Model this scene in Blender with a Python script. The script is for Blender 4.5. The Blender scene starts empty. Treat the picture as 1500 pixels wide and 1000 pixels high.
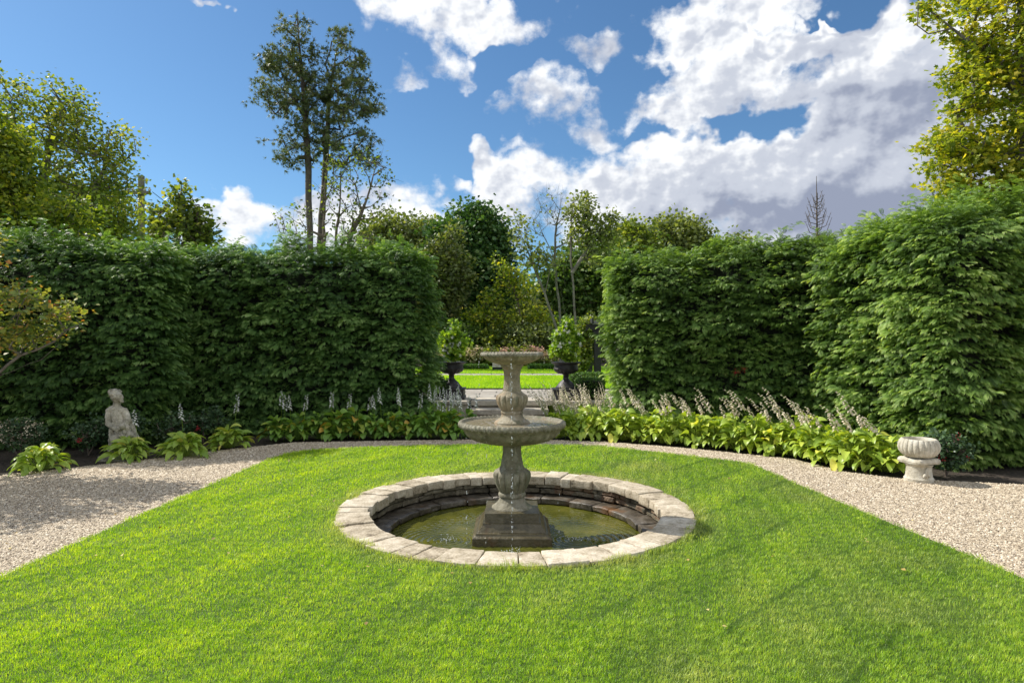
import bpy, bmesh, math, random
import numpy as np
from mathutils import Vector, Matrix
R = math.radians
SC = bpy.context.scene
COL = SC.collection

# ------------------------------------------------------------------ camera
F = 956.0; CX, CY = 750.0, 500.0; H = 1.55
cam = bpy.data.objects.new('camera', bpy.data.cameras.new('camera'))
COL.objects.link(cam)
cam.location = (0, 0, H); cam.rotation_euler = (R(90), 0, 0)
cam.data.sensor_width = 36; cam.data.lens = F / 1500 * 36
cam.data.clip_start = 0.05; cam.data.clip_end = 2000
SC.camera = cam
# ------------------------------------------------------------------ exposure
SC.view_settings.view_transform = 'Standard'; SC.view_settings.look = 'None'
SC.view_settings.exposure = 0.78; SC.view_settings.gamma = 1
# ------------------------------------------------------------------ sun
SUNV = Vector((-1.41, 0.69, 1.48)).normalized()
sd = bpy.data.lights.new('sun', 'SUN'); sd.energy = 3.7; sd.angle = R(0.5); sd.color = (1.0, 0.94, 0.84)
sun = bpy.data.objects.new('sun', sd); COL.objects.link(sun)
sun.location = (-30, 15, 30); sun.rotation_euler = SUNV.to_track_quat('Z', 'Y').to_euler()
# ------------------------------------------------------------------ world: sky with clouds
world = bpy.data.worlds.new('World'); SC.world = world; world.use_nodes = True
wt = world.node_tree; wt.nodes.clear()
SKY_STR = 0.115

def px_dir(px, py):
    v = Vector(((px - CX) / F, 1.0, (CY - py) / F)).normalized()
    return math.atan2(v.x, v.y), math.asin(v.z)

class NB:
    def __init__(s, nt): s.nt = nt
    def n(s, t, **kw):
        n = s.nt.nodes.new(t)
        for k, v in kw.items(): setattr(n, k, v)
        return n
    def m(s, op, a, b=None, c=None, clamp=False):
        n = s.n('ShaderNodeMath', operation=op); n.use_clamp = clamp
        for i, v in enumerate((a, b, c)):
            if v is None: continue
            if isinstance(v, (int, float)): n.inputs[i].default_value = v
            else: s.nt.links.new(v, n.inputs[i])
        return n.outputs[0]
    def v(s, op, a, b=None, c=None):
        n = s.n('ShaderNodeVectorMath', operation=op)
        for i, v in enumerate((a, b, c)):
            if v is None: continue
            if isinstance(v, tuple): n.inputs[i].default_value = v
            else: s.nt.links.new(v, n.inputs[i])
        return n.outputs['Value'] if op in ('LENGTH', 'DOT_PRODUCT') else n.outputs['Vector']
    def link(s, a, b): s.nt.links.new(a, b)
    def noise(s, vec, scale, detail=5, rough=.55, dist=0.0):
        n = s.n('ShaderNodeTexNoise'); n.inputs['Scale'].default_value = scale
        n.inputs['Detail'].default_value = detail; n.inputs['Roughness'].default_value = rough
        n.inputs['Distortion'].default_value = dist
        if vec is not None: s.link(vec, n.inputs['Vector'])
        return n.outputs['Fac'], n.outputs['Color']

# cloud masses: (centre x, y, half width, half height, weight) as seen from the garden, stored as directions
CLOUDS = [(1260, 250, 280, 120, 1.8), (1060, 270, 200, 80, 1.8), (960, 300, 220, 70, 1.7), (850, 275, 110, 56, 1.4), (780, 268, 66, 46, 1.15), (900, 300, 160, 50, 1.2), (980, 240, 110, 40, 1.0),
          (735, 285, 44, 26, .9), (1200, 60, 260, 80, 1.7), (1050, 20, 120, 50, 1.0), (1330, 150, 240, 160, 1.9), (1380, 330, 330, 90, 1.4), (1000, 325, 240, 50, 1.2), (1200, 330, 200, 60, 1.3), (1250, 160, 200, 90, 1.2),
          (1000, 150, 110, 36, 1.0), (1070, 100, 90, 70, 1.1), (1000, 60, 60, 50, .8), (940, 165, 50, 28, .75), (1040, 215, 120, 50, 1.3), (930, 215, 55, 24, .7),
          (850, 78, 50, 34, .72), (780, 145, 50, 34, .72), (830, 170, 70, 36, .75), (870, 190, 55, 26, .7),
          (640, 15, 120, 30, .85), (620, 50, 60, 50, .78), (655, 75, 45, 28, .65), (720, 18, 90, 34, .85), (740, 215, 30, 16, .55),
          (350, 328, 80, 28, .95), (430, 350, 110, 26, .95), (560, 300, 60, 28, .85), (640, 302, 65, 24, .85), (610, 282, 28, 22, .7),
          (672, 272, 20, 13, .62), (575, 110, 34, 14, .42), (332, 12, 14, 9, .55), (300, 352, 60, 22, .7), (130, 345, 100, 30, .6),
          (1450, 60, 240, 140, 1.2), (1800, 200, 400, 260, 1.3), (600, 345, 220, 34, 1.1),
          (-500, 300, 300, 90, .9), (2600, 330, 500, 200, 1.2)]
GREY = [(1150, 335, 300, 50, 1.15), (1330, 330, 340, 95, 1.35), (1080, 335, 190, 34, .7), (1000, 330, 120, 26, .5), (1250, 130, 220, 80, .5), (1250, 30, 240, 50, .42), (1380, 180, 180, 140, .6),
        (1150, 300, 200, 36, .45), (800, 160, 70, 24, .3), (850, 80, 50, 30, .4), (1450, 340, 300, 60, .9), (1800, 200, 500, 250, .8)]  # cloud self-shadow painted in as grey masses
HOLES = [(1115, 178, 66, 30, 1.9), (1168, 152, 40, 24, 1.2), (1175, 78, 34, 18, .35), (990, 100, 60, 16, .4), (985, 185, 60, 14, .5),
         (905, 120, 34, 60, .5), (700, 330, 30, 20, .5)]

def cloud_nodes(b, V):
    def n2(vec, scale, detail, rough):
        n = b.n('ShaderNodeTexNoise'); n.noise_dimensions = '2D'
        n.inputs['Scale'].default_value = scale; n.inputs['Detail'].default_value = detail; n.inputs['Roughness'].default_value = rough
        b.link(vec, n.inputs['Vector']); return n.outputs['Fac'], n.outputs['Color']
    _, c1 = n2(V, 6.0, 3, .6)
    W = b.v('ADD', V, b.v('MULTIPLY', b.v('SUBTRACT', c1, (.5, .5, .5)), (.20, .14, 0)))
    _, c0 = n2(V, 22.0, 3, .6); W = b.v('ADD', W, b.v('MULTIPLY', b.v('SUBTRACT', c0, (.5, .5, .5)), (.05, .04, 0)))
    def blobs(lst, extra=()):
        acc = None
        for (az, el, ra, re, wgt) in extra:
            L = b.v('LENGTH', b.v('MULTIPLY_ADD', W, (1 / ra, 1 / re, 0), (-az / ra, -el / re, 0)))
            q = b.m('MULTIPLY_ADD', L, -wgt * .6, wgt); acc = q if acc is None else b.m('MAXIMUM', acc, q)
        for (x, y, rw, rh, wgt) in lst:
            az, el = px_dir(x, y); a2, e2 = px_dir(x + rw, y - rh)
            ra = abs(a2 - az) + 1e-4; re = abs(e2 - el) + 1e-4
            L = b.v('LENGTH', b.v('MULTIPLY_ADD', W, (1 / ra, 1 / re, 0), (-az / ra, -el / re, 0)))
            q = b.m('MULTIPLY_ADD', L, -wgt * .6, wgt)
            acc = q if acc is None else b.m('MAXIMUM', acc, q)
        return b.m('MAXIMUM', acc, 0.0)
    base = blobs(CLOUDS, FILL_CLOUDS); grey = blobs(GREY); hole = blobs(HOLES)
    Vn = b.v('MULTIPLY', V, (1, 1.3, 1))
    f1, _ = n2(Vn, 8.0, 8, .62)
    g1, _ = n2(Vn, 9.0, 3, .55)
    g2, _ = n2(b.v('ADD', Vn, (-.018, .026, 0)), 9.0, 3, .55)
    h1, _ = n2(Vn, 26.0, 3, .6)
    h2, _ = n2(b.v('ADD', Vn, (-.006, .009, 0)), 26.0, 3, .6)
    d = b.m('MULTIPLY_ADD', b.m('SUBTRACT', f1, .5), CL_N, base)
    d = b.m('MULTIPLY_ADD', b.m('SUBTRACT', g1, .5), .7, d)
    d = b.m('MULTIPLY_ADD', hole, -.95, d)
    d = b.m('SUBTRACT', d, CL_T)
    gate = b.m('MULTIPLY', base, 4, clamp=True)
    d = b.m('SUBTRACT', b.m('MULTIPLY', b.m('ADD', d, .6), gate), .6)
    relief = b.m('MULTIPLY_ADD', b.m('SUBTRACT', g2, g1), 1.35, b.m('MULTIPLY', b.m('SUBTRACT', h2, h1), .65))  # sunward noise offset paints lit and shaded sides onto the clouds
    return d, grey, relief
CL_N, CL_T = 2.4, .20
# unseen cloud added for fill light behind and above the camera: direction (azimuth, elevation), half sizes, weight
FILL_CLOUDS = [(2.5, .62, 1.1, .50, 1.35), (-2.7, .62, .9, .50, 1.3), (0, 1.45, 3.3, .22, 1.0), (1.5, .95, .7, .35, 1.2)]

def build_world():
    b = NB(wt)
    sky = b.n('ShaderNodeTexSky', sky_type='NISHITA'); sky.sun_disc = False
    sky.sun_elevation = math.asin(SUNV.z); sky.sun_rotation = math.atan2(SUNV.x, SUNV.y) % (2 * math.pi)
    sky.air_density = 1.0; sky.dust_density = 0.35; sky.ozone_density = 3.5
    tc = b.n('ShaderNodeTexCoord')
    sp = b.n('ShaderNodeSeparateXYZ'); b.link(tc.outputs['Generated'], sp.inputs[0])
    az = b.m('ARCTAN2', sp.outputs[0], sp.outputs[1]); el = b.m('ARCSINE', sp.outputs[2])
    cb = b.n('ShaderNodeCombineXYZ'); b.link(az, cb.inputs[0]); b.link(el, cb.inputs[1])
    dens, grey, relief = cloud_nodes(b, cb.outputs[0])
    ms = b.n('ShaderNodeMapRange'); ms.interpolation_type = 'SMOOTHSTEP'
    b.link(dens, ms.inputs[0]); ms.inputs[1].default_value = -.12; ms.inputs[2].default_value = .50
    alpha = ms.outputs[0]
    sh = b.m('MULTIPLY_ADD', grey, 1.0, relief)
    thick = b.m('MULTIPLY', b.m('SUBTRACT', dens, .45, clamp=True), .22)
    sh = b.m('ADD', b.m('ADD', sh, .13), thick, clamp=True)
    cr = b.n('ShaderNodeValToRGB'); cr.color_ramp.interpolation = 'EASE'
    e = cr.color_ramp.elements
    e[0].position = 0; e[0].color = (.62, .63, .64, 1); e[1].position = 1; e[1].color = (.19, .215, .285, 1)
    x = e.new(.45); x.color = (.36, .385, .44, 1)
    b.link(sh, cr.inputs[0])
    skm = b.n('ShaderNodeVectorMath', operation='MULTIPLY'); b.link(sky.outputs[0], skm.inputs[0])
    skm.inputs[1].default_value = (SKY_STR * .41, SKY_STR * .55, SKY_STR * .62)
    mx = b.n('ShaderNodeMix', data_type='RGBA'); b.link(alpha, mx.inputs[0])
    b.link(skm.outputs[0], mx.inputs[6]); b.link(cr.outputs[0], mx.inputs[7])
    bg = b.n('ShaderNodeBackground'); bg.inputs[1].default_value = 1.0
    b.link(mx.outputs[2], bg.inputs[0])
    out = b.n('ShaderNodeOutputWorld'); b.link(bg.outputs[0], out.inputs[0])
    world.cycles.sampling_method = 'MANUAL'; world.cycles.sample_map_resolution = 256
build_world()
SC.cycles.max_bounces = 5; SC.cycles.diffuse_bounces = 3; SC.cycles.glossy_bounces = 2; SC.cycles.transmission_bounces = 4
SC.cycles.transparent_max_bounces = 4
SC.cycles.caustics_reflective = False; SC.cycles.caustics_refractive = False

# ------------------------------------------------------------------ helpers
def G(px, py, z=0.0):
    d = (H - z) * F / (py - CY); return ((px - CX) * d / F, d, z)
def P(px, py, d): return ((px - CX) * d / F, d, H + (CY - py) * d / F)
def PS(px, d): return px * d / F

def tag(o, label, cat, group=None, kind=None):
    o['label'] = label; o['category'] = cat
    if group: o['group'] = group
    if kind: o['kind'] = kind
    return o
def empty(name, loc=(0, 0, 0), label=None, cat=None, group=None, rz=0):
    o = bpy.data.objects.new(name, None); COL.objects.link(o); o.location = loc; o.rotation_euler = (0, 0, rz)
    o.empty_display_size = .1
    if label: tag(o, label, cat, group)
    return o
def link(name, me, mat=None, parent=None, loc=None):
    o = bpy.data.objects.new(name, me); COL.objects.link(o)
    if mat is not None and len(me.materials) == 0: me.materials.append(mat)
    if parent is not None:
        o.parent = parent
    if loc is not None: o.location = loc
    return o

def np_mesh(name, V, faces_flat, k, tone=None, tone2=None, smooth=False):
    """V (n,3); faces_flat (m,k) ints ; tone per vertex."""
    me = bpy.data.meshes.new(name)
    V = np.asarray(V, dtype=np.float32); Fc = np.asarray(faces_flat, dtype=np.int32)
    me.vertices.add(len(V)); me.vertices.foreach_set('co', V.ravel())
    m = len(Fc)
    me.loops.add(m * k); me.loops.foreach_set('vertex_index', Fc.ravel())
    me.polygons.add(m); me.polygons.foreach_set('loop_start', np.arange(0, m * k, k, dtype=np.int32))
    try: me.polygons.foreach_set('loop_total', np.full(m, k, dtype=np.int32))
    except Exception: pass
    me.update(calc_edges=True); me.validate()
    for nm, t in (('tone', tone), ('tone2', tone2)):
        if t is not None:
            a = me.attributes.new(nm, 'FLOAT', 'POINT'); a.data.foreach_set('value', np.asarray(t, dtype=np.float32))
    if smooth: me.polygons.foreach_set('use_smooth', np.ones(m, dtype=bool))
    return me

def scatter(tv, tf, pos, mats):
    """template verts (a,3), faces (f,k); pos (n,3); mats (n,3,3) columns = local axes"""
    tv = np.asarray(tv, float); tf = np.asarray(tf, int)
    n = len(pos); a = len(tv)
    V = np.einsum('nij,aj->nai', mats, tv) + pos[:, None, :]
    Fc = (tf[None] + (np.arange(n) * a)[:, None, None]).reshape(-1, tf.shape[1])
    return V.reshape(-1, 3), Fc

def norm(v): return v / (np.linalg.norm(v, axis=-1, keepdims=True) + 1e-9)
def frames(axis, up):
    """y axis along axis, z near up; returns (n,3,3) columns x,y,z"""
    y = norm(axis); x = norm(np.cross(y, up)); z = np.cross(x, y)
    return np.stack([x, y, z], axis=2)

def fnoise(p, seed=0, octs=3, f0=1.0):
    rg = np.random.RandomState(seed + 77); out = np.zeros(len(p)); amp = 1; tot = 0
    for o in range(octs):
        for _ in range(4):
            k = rg.normal(size=3); k = k / np.linalg.norm(k) * f0 * rg.uniform(.7, 1.4); ph = rg.uniform(0, 6.28)
            out += amp * np.sin(p @ k * 2 * np.pi + ph) / 2.4
        tot += amp; amp *= .55; f0 *= 2.1
    return out / tot

# ---- materials
MATS = {}
def new_mat(name):
    m = bpy.data.materials.new(name); m.use_nodes = True; nt = m.node_tree
    return m, NB(nt), nt.nodes['Principled BSDF'], nt.nodes['Material Output']
def ramp(b, fac, cols):
    cr = b.n('ShaderNodeValToRGB'); e = cr.color_ramp.elements
    n = len(cols)
    ps = [c[0] for c in cols] if len(cols[0]) == 2 else [i / (n - 1) for i in range(n)]
    cc = [c[1] for c in cols] if len(cols[0]) == 2 else cols
    e[0].position = ps[0]; e[0].color = (*cc[0], 1); e[1].position = ps[-1]; e[1].color = (*cc[-1], 1)
    for p, c in zip(ps[1:-1], cc[1:-1]):
        x = e.new(p); x.color = (*c, 1)
    b.link(fac, cr.inputs[0]); return cr.outputs[0]
def leaf_mat(name, cols, trans=.35, rough=.5, tr_tint=(1.5, 1.45, .45), spec=.4, gain=1.55):
    cols = [tuple(min(.8, q * gain) for q in c) for c in cols]
    m, b, p, out = new_mat(name)
    at = b.n('ShaderNodeAttribute'); at.attribute_name = 'tone'
    c = ramp(b, at.outputs['Fac'], cols)
    b.link(c, p.inputs['Base Color']); p.inputs['Roughness'].default_value = rough
    p.inputs['Specular IOR Level'].default_value = spec
    tr = b.n('ShaderNodeBsdfTranslucent')
    b.link(b.v('MULTIPLY', c, tr_tint), tr.inputs[0])
    mx = b.n('ShaderNodeMixShader'); mx.inputs[0].default_value = trans
    b.link(p.outputs[0], mx.inputs[1]); b.link(tr.outputs[0], mx.inputs[2]); b.link(mx.outputs[0], out.inputs[0])
    return m
def simple_mat(name, cols, scale=8, rough=.8, bump=.3, bscale=40, metallic=0, detail=6, stains=None, spec=.5, bdist=.02, lime=False):
    m, b, p, out = new_mat(name)
    tc = b.n('ShaderNodeTexCoord'); co = tc.outputs['Object']
    f, _ = b.noise(co, scale, detail, .62)
    fq, _ = b.noise(co, scale * 6, 5, .7)
    f = b.m('MULTIPLY_ADD', b.m('SUBTRACT', f, .5), 2.2, .5)
    f = b.m('MULTIPLY_ADD', b.m('SUBTRACT', fq, .5), 1.3, f, clamp=True)
    c = ramp(b, f, cols)
    if stains:
        f2, _ = b.noise(b.v('MULTIPLY', co, (1, 1, .35)), stains[0], 6, .65)
        mr = b.n('ShaderNodeMapRange'); b.link(f2, mr.inputs[0]); mr.inputs[1].default_value = stains[2]; mr.inputs[2].default_value = stains[2] + .14
        mx = b.n('ShaderNodeMix', data_type='RGBA'); b.link(mr.outputs[0], mx.inputs[0]); b.link(c, mx.inputs[6]); mx.inputs[7].default_value = (*stains[1], 1)
        c = mx.outputs[2]
    if lime:
        # pale lime runs and green algae down the stone
        for sc_, th, colr, k in ((16, .57, (.42, .40, .33), .55), (9, .55, (.07, .085, .035), .6)):
            f4, _ = b.noise(b.v('MULTIPLY', co, (1, 1, .12)), sc_, 4, .6)
            mr = b.n('ShaderNodeMapRange'); b.link(f4, mr.inputs[0]); mr.inputs[1].default_value = th; mr.inputs[2].default_value = th + .10; mr.inputs[4].default_value = k
            mx = b.n('ShaderNodeMix', data_type='RGBA'); b.link(mr.outputs[0], mx.inputs[0]); b.link(c, mx.inputs[6]); mx.inputs[7].default_value = (*colr, 1); c = mx.outputs[2]
    b.link(c, p.inputs['Base Color']); p.inputs['Roughness'].default_value = rough; p.inputs['Metallic'].default_value = metallic
    p.inputs['Specular IOR Level'].default_value = spec
    if bump:
        f3, _ = b.noise(co, bscale, 8, .65)
        bp = b.n('ShaderNodeBump'); bp.inputs['Strength'].default_value = bump; bp.inputs['Distance'].default_value = bdist
        b.link(f3, bp.inputs['Height']); b.link(bp.outputs[0], p.inputs['Normal'])
    return m

M_BARK = simple_mat('bark', [(.05, .035, .025), (.13, .10, .08), (.20, .165, .13)], 6, .9, .6, 30)
M_BARKP = simple_mat('pine_bark', [(.035, .028, .024), (.085, .07, .06), (.15, .13, .11)], 3, .9, .5, 14)
M_BARKG = simple_mat('grey_bark', [(.06, .052, .042), (.15, .135, .115), (.26, .24, .21)], 4, .85, .4, 22)
M_STONE = simple_mat('weathered_stone', [(0.099, 0.090, 0.056), (0.199, 0.182, 0.126), (0.302, 0.281, 0.216)], 7, .72, .55, 55, stains=(7, (.20, .105, .045), .60), lime=True)
M_STONEU = simple_mat('stained_stone', [(0.135, 0.117, 0.072), (0.260, 0.224, 0.148), (0.376, 0.331, 0.242)], 8, .72, .55, 55, stains=(5, (.34, .17, .065), .54), lime=True)
M_WET = simple_mat('wet_stone', [(0.038, 0.032, 0.014), (0.091, 0.076, 0.038), (0.152, 0.132, 0.084)], 7, .30, .4, 50, stains=(6, (.10, .055, .02), .55))
M_PALE = simple_mat('pale_stone', [(.32, .29, .22), (.52, .48, .39), (.66, .63, .55)], 6, .85, .5, 60, stains=(4, (.23, .21, .16), .66))
M_STATUE = simple_mat('lichen_stone', [(0.144, 0.137, 0.101), (0.389, 0.359, 0.287), (0.661, 0.618, 0.517)], 9, .9, .7, 40, stains=(7, (.13, .13, .11), .56))
M_STEP = simple_mat('step_stone', [(0.286, 0.247, 0.195), (0.468, 0.416, 0.338), (0.624, 0.572, 0.481)], 4, .85, .5, 30)
M_IRON = simple_mat('dark_iron', [(.018, .016, .018), (.04, .036, .040), (.075, .068, .07)], 12, .5, .3, 60, metallic=.35)
M_SOIL = simple_mat('soil', [(0.019, 0.014, 0.011), (0.056, 0.042, 0.030), (0.120, 0.088, 0.064)], 25, .95, 1.0, 45, bdist=.05)
M_WOODP = simple_mat('weathered_pole_wood', [(.09, .075, .06), (.16, .14, .12), (.22, .20, .17)], 5, .9, .3, 30)
M_BLACK = simple_mat('black_stained_wood', [(.008, .008, .01), (.018, .018, .022), (.03, .03, .035)], 6, .7, .2, 30)

def coping_mat():
    m, b, p, out = new_mat('coping_stone')
    tc = b.n('ShaderNodeTexCoord'); co = tc.outputs['Object']
    oi = b.n('ShaderNodeObjectInfo')
    f, _ = b.noise(co, 9, 8, .65); f2, _ = b.noise(co, 60, 4, .6)
    f = b.m('MULTIPLY_ADD', b.m('SUBTRACT', f, .5), 1.6, .5, clamp=True)
    f = b.m('MULTIPLY_ADD', b.m('SUBTRACT', oi.outputs['Random'], .5), .35, f, clamp=True)
    f = b.m('MULTIPLY_ADD', b.m('SUBTRACT', f2, .5), 1.1, f, clamp=True)
    c = ramp(b, f, [(.13, .10, .065), (.36, .30, .21), (.54, .47, .36), (.72, .65, .53)])
    f5, _ = b.noise(co, 5, 7, .7)
    mr = b.n('ShaderNodeMapRange'); b.link(f5, mr.inputs[0]); mr.inputs[1].default_value = .56; mr.inputs[2].default_value = .68; mr.inputs[4].default_value = .6
    mx = b.n('ShaderNodeMix', data_type='RGBA'); b.link(mr.outputs[0], mx.inputs[0]); b.link(c, mx.inputs[6]); mx.inputs[7].default_value = (.20, .165, .10, 1); c = mx.outputs[2]
    b.link(c, p.inputs['Base Color']); p.inputs['Roughness'].default_value = .85
    bp = b.n('ShaderNodeBump'); bp.inputs['Strength'].default_value = .5; bp.inputs['Distance'].default_value = .012
    f3, _ = b.noise(co, 22, 9, .7); b.link(f3, bp.inputs['Height']); b.link(bp.outputs[0], p.inputs['Normal'])
    return m
M_COPE = coping_mat()
def wall_mat():
    m, b, p, out = new_mat('rough_pool_stone')
    tc = b.n('ShaderNodeTexCoord'); co = tc.outputs['Object']
    sp = b.n('ShaderNodeSeparateXYZ'); b.link(co, sp.inputs[0])
    ang = b.m('ARCTAN2', sp.outputs[0], sp.outputs[1])
    cb = b.n('ShaderNodeCombineXYZ'); b.link(b.m('MULTIPLY', ang, 4.2), cb.inputs[0]); b.link(b.m('MULTIPLY', sp.outputs[2], 15), cb.inputs[1])
    vo = b.n('ShaderNodeTexVoronoi'); vo.inputs['Scale'].default_value = 1.0; b.link(cb.outputs[0], vo.inputs['Vector'])
    f, _ = b.noise(co, 14, 8, .65)
    vs = b.n('ShaderNodeSeparateXYZ'); b.link(vo.outputs['Color'], vs.inputs[0])
    f = b.m('MULTIPLY_ADD', vs.outputs[0], .45, b.m('MULTIPLY_ADD', b.m('SUBTRACT', f, .5), 1.6, .3), clamp=True)
    c = ramp(b, f, [(.02, .017, .011), (.085, .072, .045), (.19, .165, .11), (.34, .30, .22)])
    # rusty brick tones on the right side of the lining
    fr, _ = b.noise(co, 5, 3, .5)
    msk = b.m('MULTIPLY', b.m('GREATER_THAN', sp.outputs[0], .45), b.m('GREATER_THAN', fr, .47))
    mx = b.n('ShaderNodeMix', data_type='RGBA'); b.link(b.m('MULTIPLY', msk, .38), mx.inputs[0]); b.link(c, mx.inputs[6]); mx.inputs[7].default_value = (.20, .085, .035, 1)
    b.link(mx.outputs[2], p.inputs['Base Color']); p.inputs['Roughness'].default_value = .55
    bp = b.n('ShaderNodeBump'); bp.inputs['Strength'].default_value = .8; bp.inputs['Distance'].default_value = .03
    b.link(f, bp.inputs['Height']); b.link(bp.outputs[0], p.inputs['Normal'])
    return m
M_PWALL = wall_mat()
M_LEDGE = simple_mat('wet_ledge_stone', [(.03, .025, .018), (.09, .075, .055), (.20, .18, .15)], 6, .35, .6, 30, stains=(2.2, (.17, .085, .035), .56))
def gravel_mat():
    m, b, p, out = new_mat('pea_gravel')
    tc = b.n('ShaderNodeTexCoord'); co = tc.outputs['Object']
    vo = b.n('ShaderNodeTexVoronoi'); vo.inputs['Scale'].default_value = 75; b.link(co, vo.inputs['Vector'])
    vs = b.n('ShaderNodeSeparateXYZ'); b.link(vo.outputs['Color'], vs.inputs[0])
    f, _ = b.noise(co, 1.3, 4, .6)
    t = b.m('MULTIPLY_ADD', b.m('SUBTRACT', f, .5), .5, vs.outputs[0], clamp=True)
    c = ramp(b, t, [(.16, .12, .09), (.42, .34, .26), (.56, .46, .36), (.74, .65, .54)])
    b.link(c, p.inputs['Base Color']); p.inputs['Roughness'].default_value = .85
    bp = b.n('ShaderNodeBump'); bp.inputs['Strength'].default_value = 1; bp.inputs['Distance'].default_value = .012
    b.link(b.m('SUBTRACT', 1, b.m('MULTIPLY', vo.outputs['Distance'], 1.4)), bp.inputs['Height']); b.link(bp.outputs[0], p.inputs['Normal'])
    return m
M_GRAVEL = gravel_mat()
M_PEBBLE = None
def pebble_mat():
    m, b, p, out = new_mat('pebbles')
    at = b.n('ShaderNodeAttribute'); at.attribute_name = 'tone'
    c = ramp(b, at.outputs['Fac'], [(0.0, (.11, .078, .05)), (.2, (.33, .26, .18)), (.6, (.48, .40, .285)), (.85, (.63, .54, .41)), (1.0, (.82, .75, .62))])
    b.link(c, p.inputs['Base Color']); p.inputs['Roughness'].default_value = .8
    return m
M_PEBBLE = pebble_mat()
def lawn_mat(name, near=True):
    m, b, p, out = new_mat(name)
    tc = b.n('ShaderNodeTexCoord'); co = tc.outputs['Object']
    f, _ = b.noise(co, 1.2, 5, .6); f2, _ = b.noise(co, 60 if near else 9, 5, .7)
    t = b.m('MULTIPLY_ADD', b.m('SUBTRACT', f2, .5), 1.2, f, clamp=True)
    if near: cols = [(.035, .07, .006), (.08, .15, .012), (.15, .22, .03)]
    else: cols = [(.09, .22, .012), (.16, .34, .02), (.24, .42, .035)]
    c = ramp(b, t, cols)
    b.link(c, p.inputs['Base Color']); p.inputs['Roughness'].default_value = .8
    bp = b.n('ShaderNodeBump'); bp.inputs['Strength'].default_value = .8; bp.inputs['Distance'].default_value = .05
    b.link(f2, bp.inputs['Height']); b.link(bp.outputs[0], p.inputs['Normal'])
    return m
M_LAWN = lawn_mat('lawn_soil'); M_LAWNF = lawn_mat('far_lawn_turf', False)
def grass_mat():
    m, b, p, out = new_mat('grass_blades')
    at = b.n('ShaderNodeAttribute'); at.attribute_name = 'tone'
    a2 = b.n('ShaderNodeAttribute'); a2.attribute_name = 'tone2'
    c1 = ramp(b, at.outputs['Fac'], [(.05, .14, .003), (.175, .37, .004), (.37, .58, .007), (.58, .70, .025)])
    c2 = ramp(b, at.outputs['Fac'], [(.14, .20, .05), (.30, .36, .11), (.46, .49, .20), (.62, .60, .34)])
    mx = b.n('ShaderNodeMix', data_type='RGBA'); b.link(a2.outputs['Fac'], mx.inputs[0]); b.link(c1, mx.inputs[6]); b.link(c2, mx.inputs[7])
    c = mx.outputs[2]
    b.link(c, p.inputs['Base Color']); p.inputs['Roughness'].default_value = .42; p.inputs['Specular IOR Level'].default_value = .30
    tr = b.n('ShaderNodeBsdfTranslucent'); b.link(b.v('MULTIPLY', c, (1.7, 1.6, .6)), tr.inputs[0])
    ms = b.n('ShaderNodeMixShader'); ms.inputs[0].default_value = .42
    b.link(p.outputs[0], ms.inputs[1]); b.link(tr.outputs[0], ms.inputs[2]); b.link(ms.outputs[0], out.inputs[0])
    return m
M_GRASS = grass_mat()
def paving_mat():
    m, b, p, out = new_mat('terrace_flagstones')
    tc = b.n('ShaderNodeTexCoord'); co = tc.outputs['Object']
    br = b.n('ShaderNodeTexBrick'); b.link(co, br.inputs['Vector']); br.inputs['Scale'].default_value = 1.0
    br.inputs['Brick Width'].default_value = .75; br.inputs['Row Height'].default_value = .55; br.inputs['Mortar Size'].default_value = .018
    br.inputs['Color1'].default_value = (.34, .31, .27, 1); br.inputs['Color2'].default_value = (.46, .43, .38, 1); br.inputs['Mortar'].default_value = (.12, .11, .09, 1)
    f, _ = b.noise(co, 5, 7, .65)
    mx = b.n('ShaderNodeMix', data_type='RGBA', blend_type='MULTIPLY'); mx.inputs[0].default_value = .8
    b.link(br.outputs[0], mx.inputs[6]); b.link(ramp(b, f, [(.3, (.55, .53, .5)), (.7, (1.1, 1.08, 1.05))]), mx.inputs[7])
    b.link(mx.outputs[2], p.inputs['Base Color']); p.inputs['Roughness'].default_value = .8
    return m
M_PAVE = paving_mat()
def water_mat(clear=False):
    m, b, p, out = new_mat('pond_water')
    tc = b.n('ShaderNodeTexCoord'); co = tc.outputs['Object']
    f, _ = b.noise(co, 2.2, 5, .6)
    c = ramp(b, f, [(.3, (.04, .046, .007)), (.55, (.09, .092, .014)), (.75, (.16, .14, .028))]) if not clear else ramp(b, f, [(.3, (.16, .13, .085)), (.55, (.26, .22, .15)), (.75, (.36, .31, .22))])
    b.link(c, p.inputs['Base Color']); p.inputs['Roughness'].default_value = .02; p.inputs['IOR'].default_value = 1.33
    p.inputs['Specular IOR Level'].default_value = .6
    bp = b.n('ShaderNodeBump'); bp.inputs['Strength'].default_value = .25; bp.inputs['Distance'].default_value = .01
    f3, _ = b.noise(co, 16, 3, .5); b.link(f3, bp.inputs['Height']); b.link(bp.outputs[0], p.inputs['Normal'])
    return m
M_WATER = water_mat()
M_BWATER = water_mat(True)
def flower_mat(name, col, trans=.25):
    m, b, p, out = new_mat(name)
    at = b.n('ShaderNodeAttribute'); at.attribute_name = 'tone'
    d = tuple(x * .6 for x in col); l = tuple(min(.9, x * 1.12) for x in col)
    c = ramp(b, at.outputs['Fac'], [d, col, l])
    b.link(c, p.inputs['Base Color']); p.inputs['Roughness'].default_value = .6
    tr = b.n('ShaderNodeBsdfTranslucent'); b.link(c, tr.inputs[0])
    ms = b.n('ShaderNodeMixShader'); ms.inputs[0].default_value = trans
    b.link(p.outputs[0], ms.inputs[1]); b.link(tr.outputs[0], ms.inputs[2]); b.link(ms.outputs[0], out.inputs[0])
    return m
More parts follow.
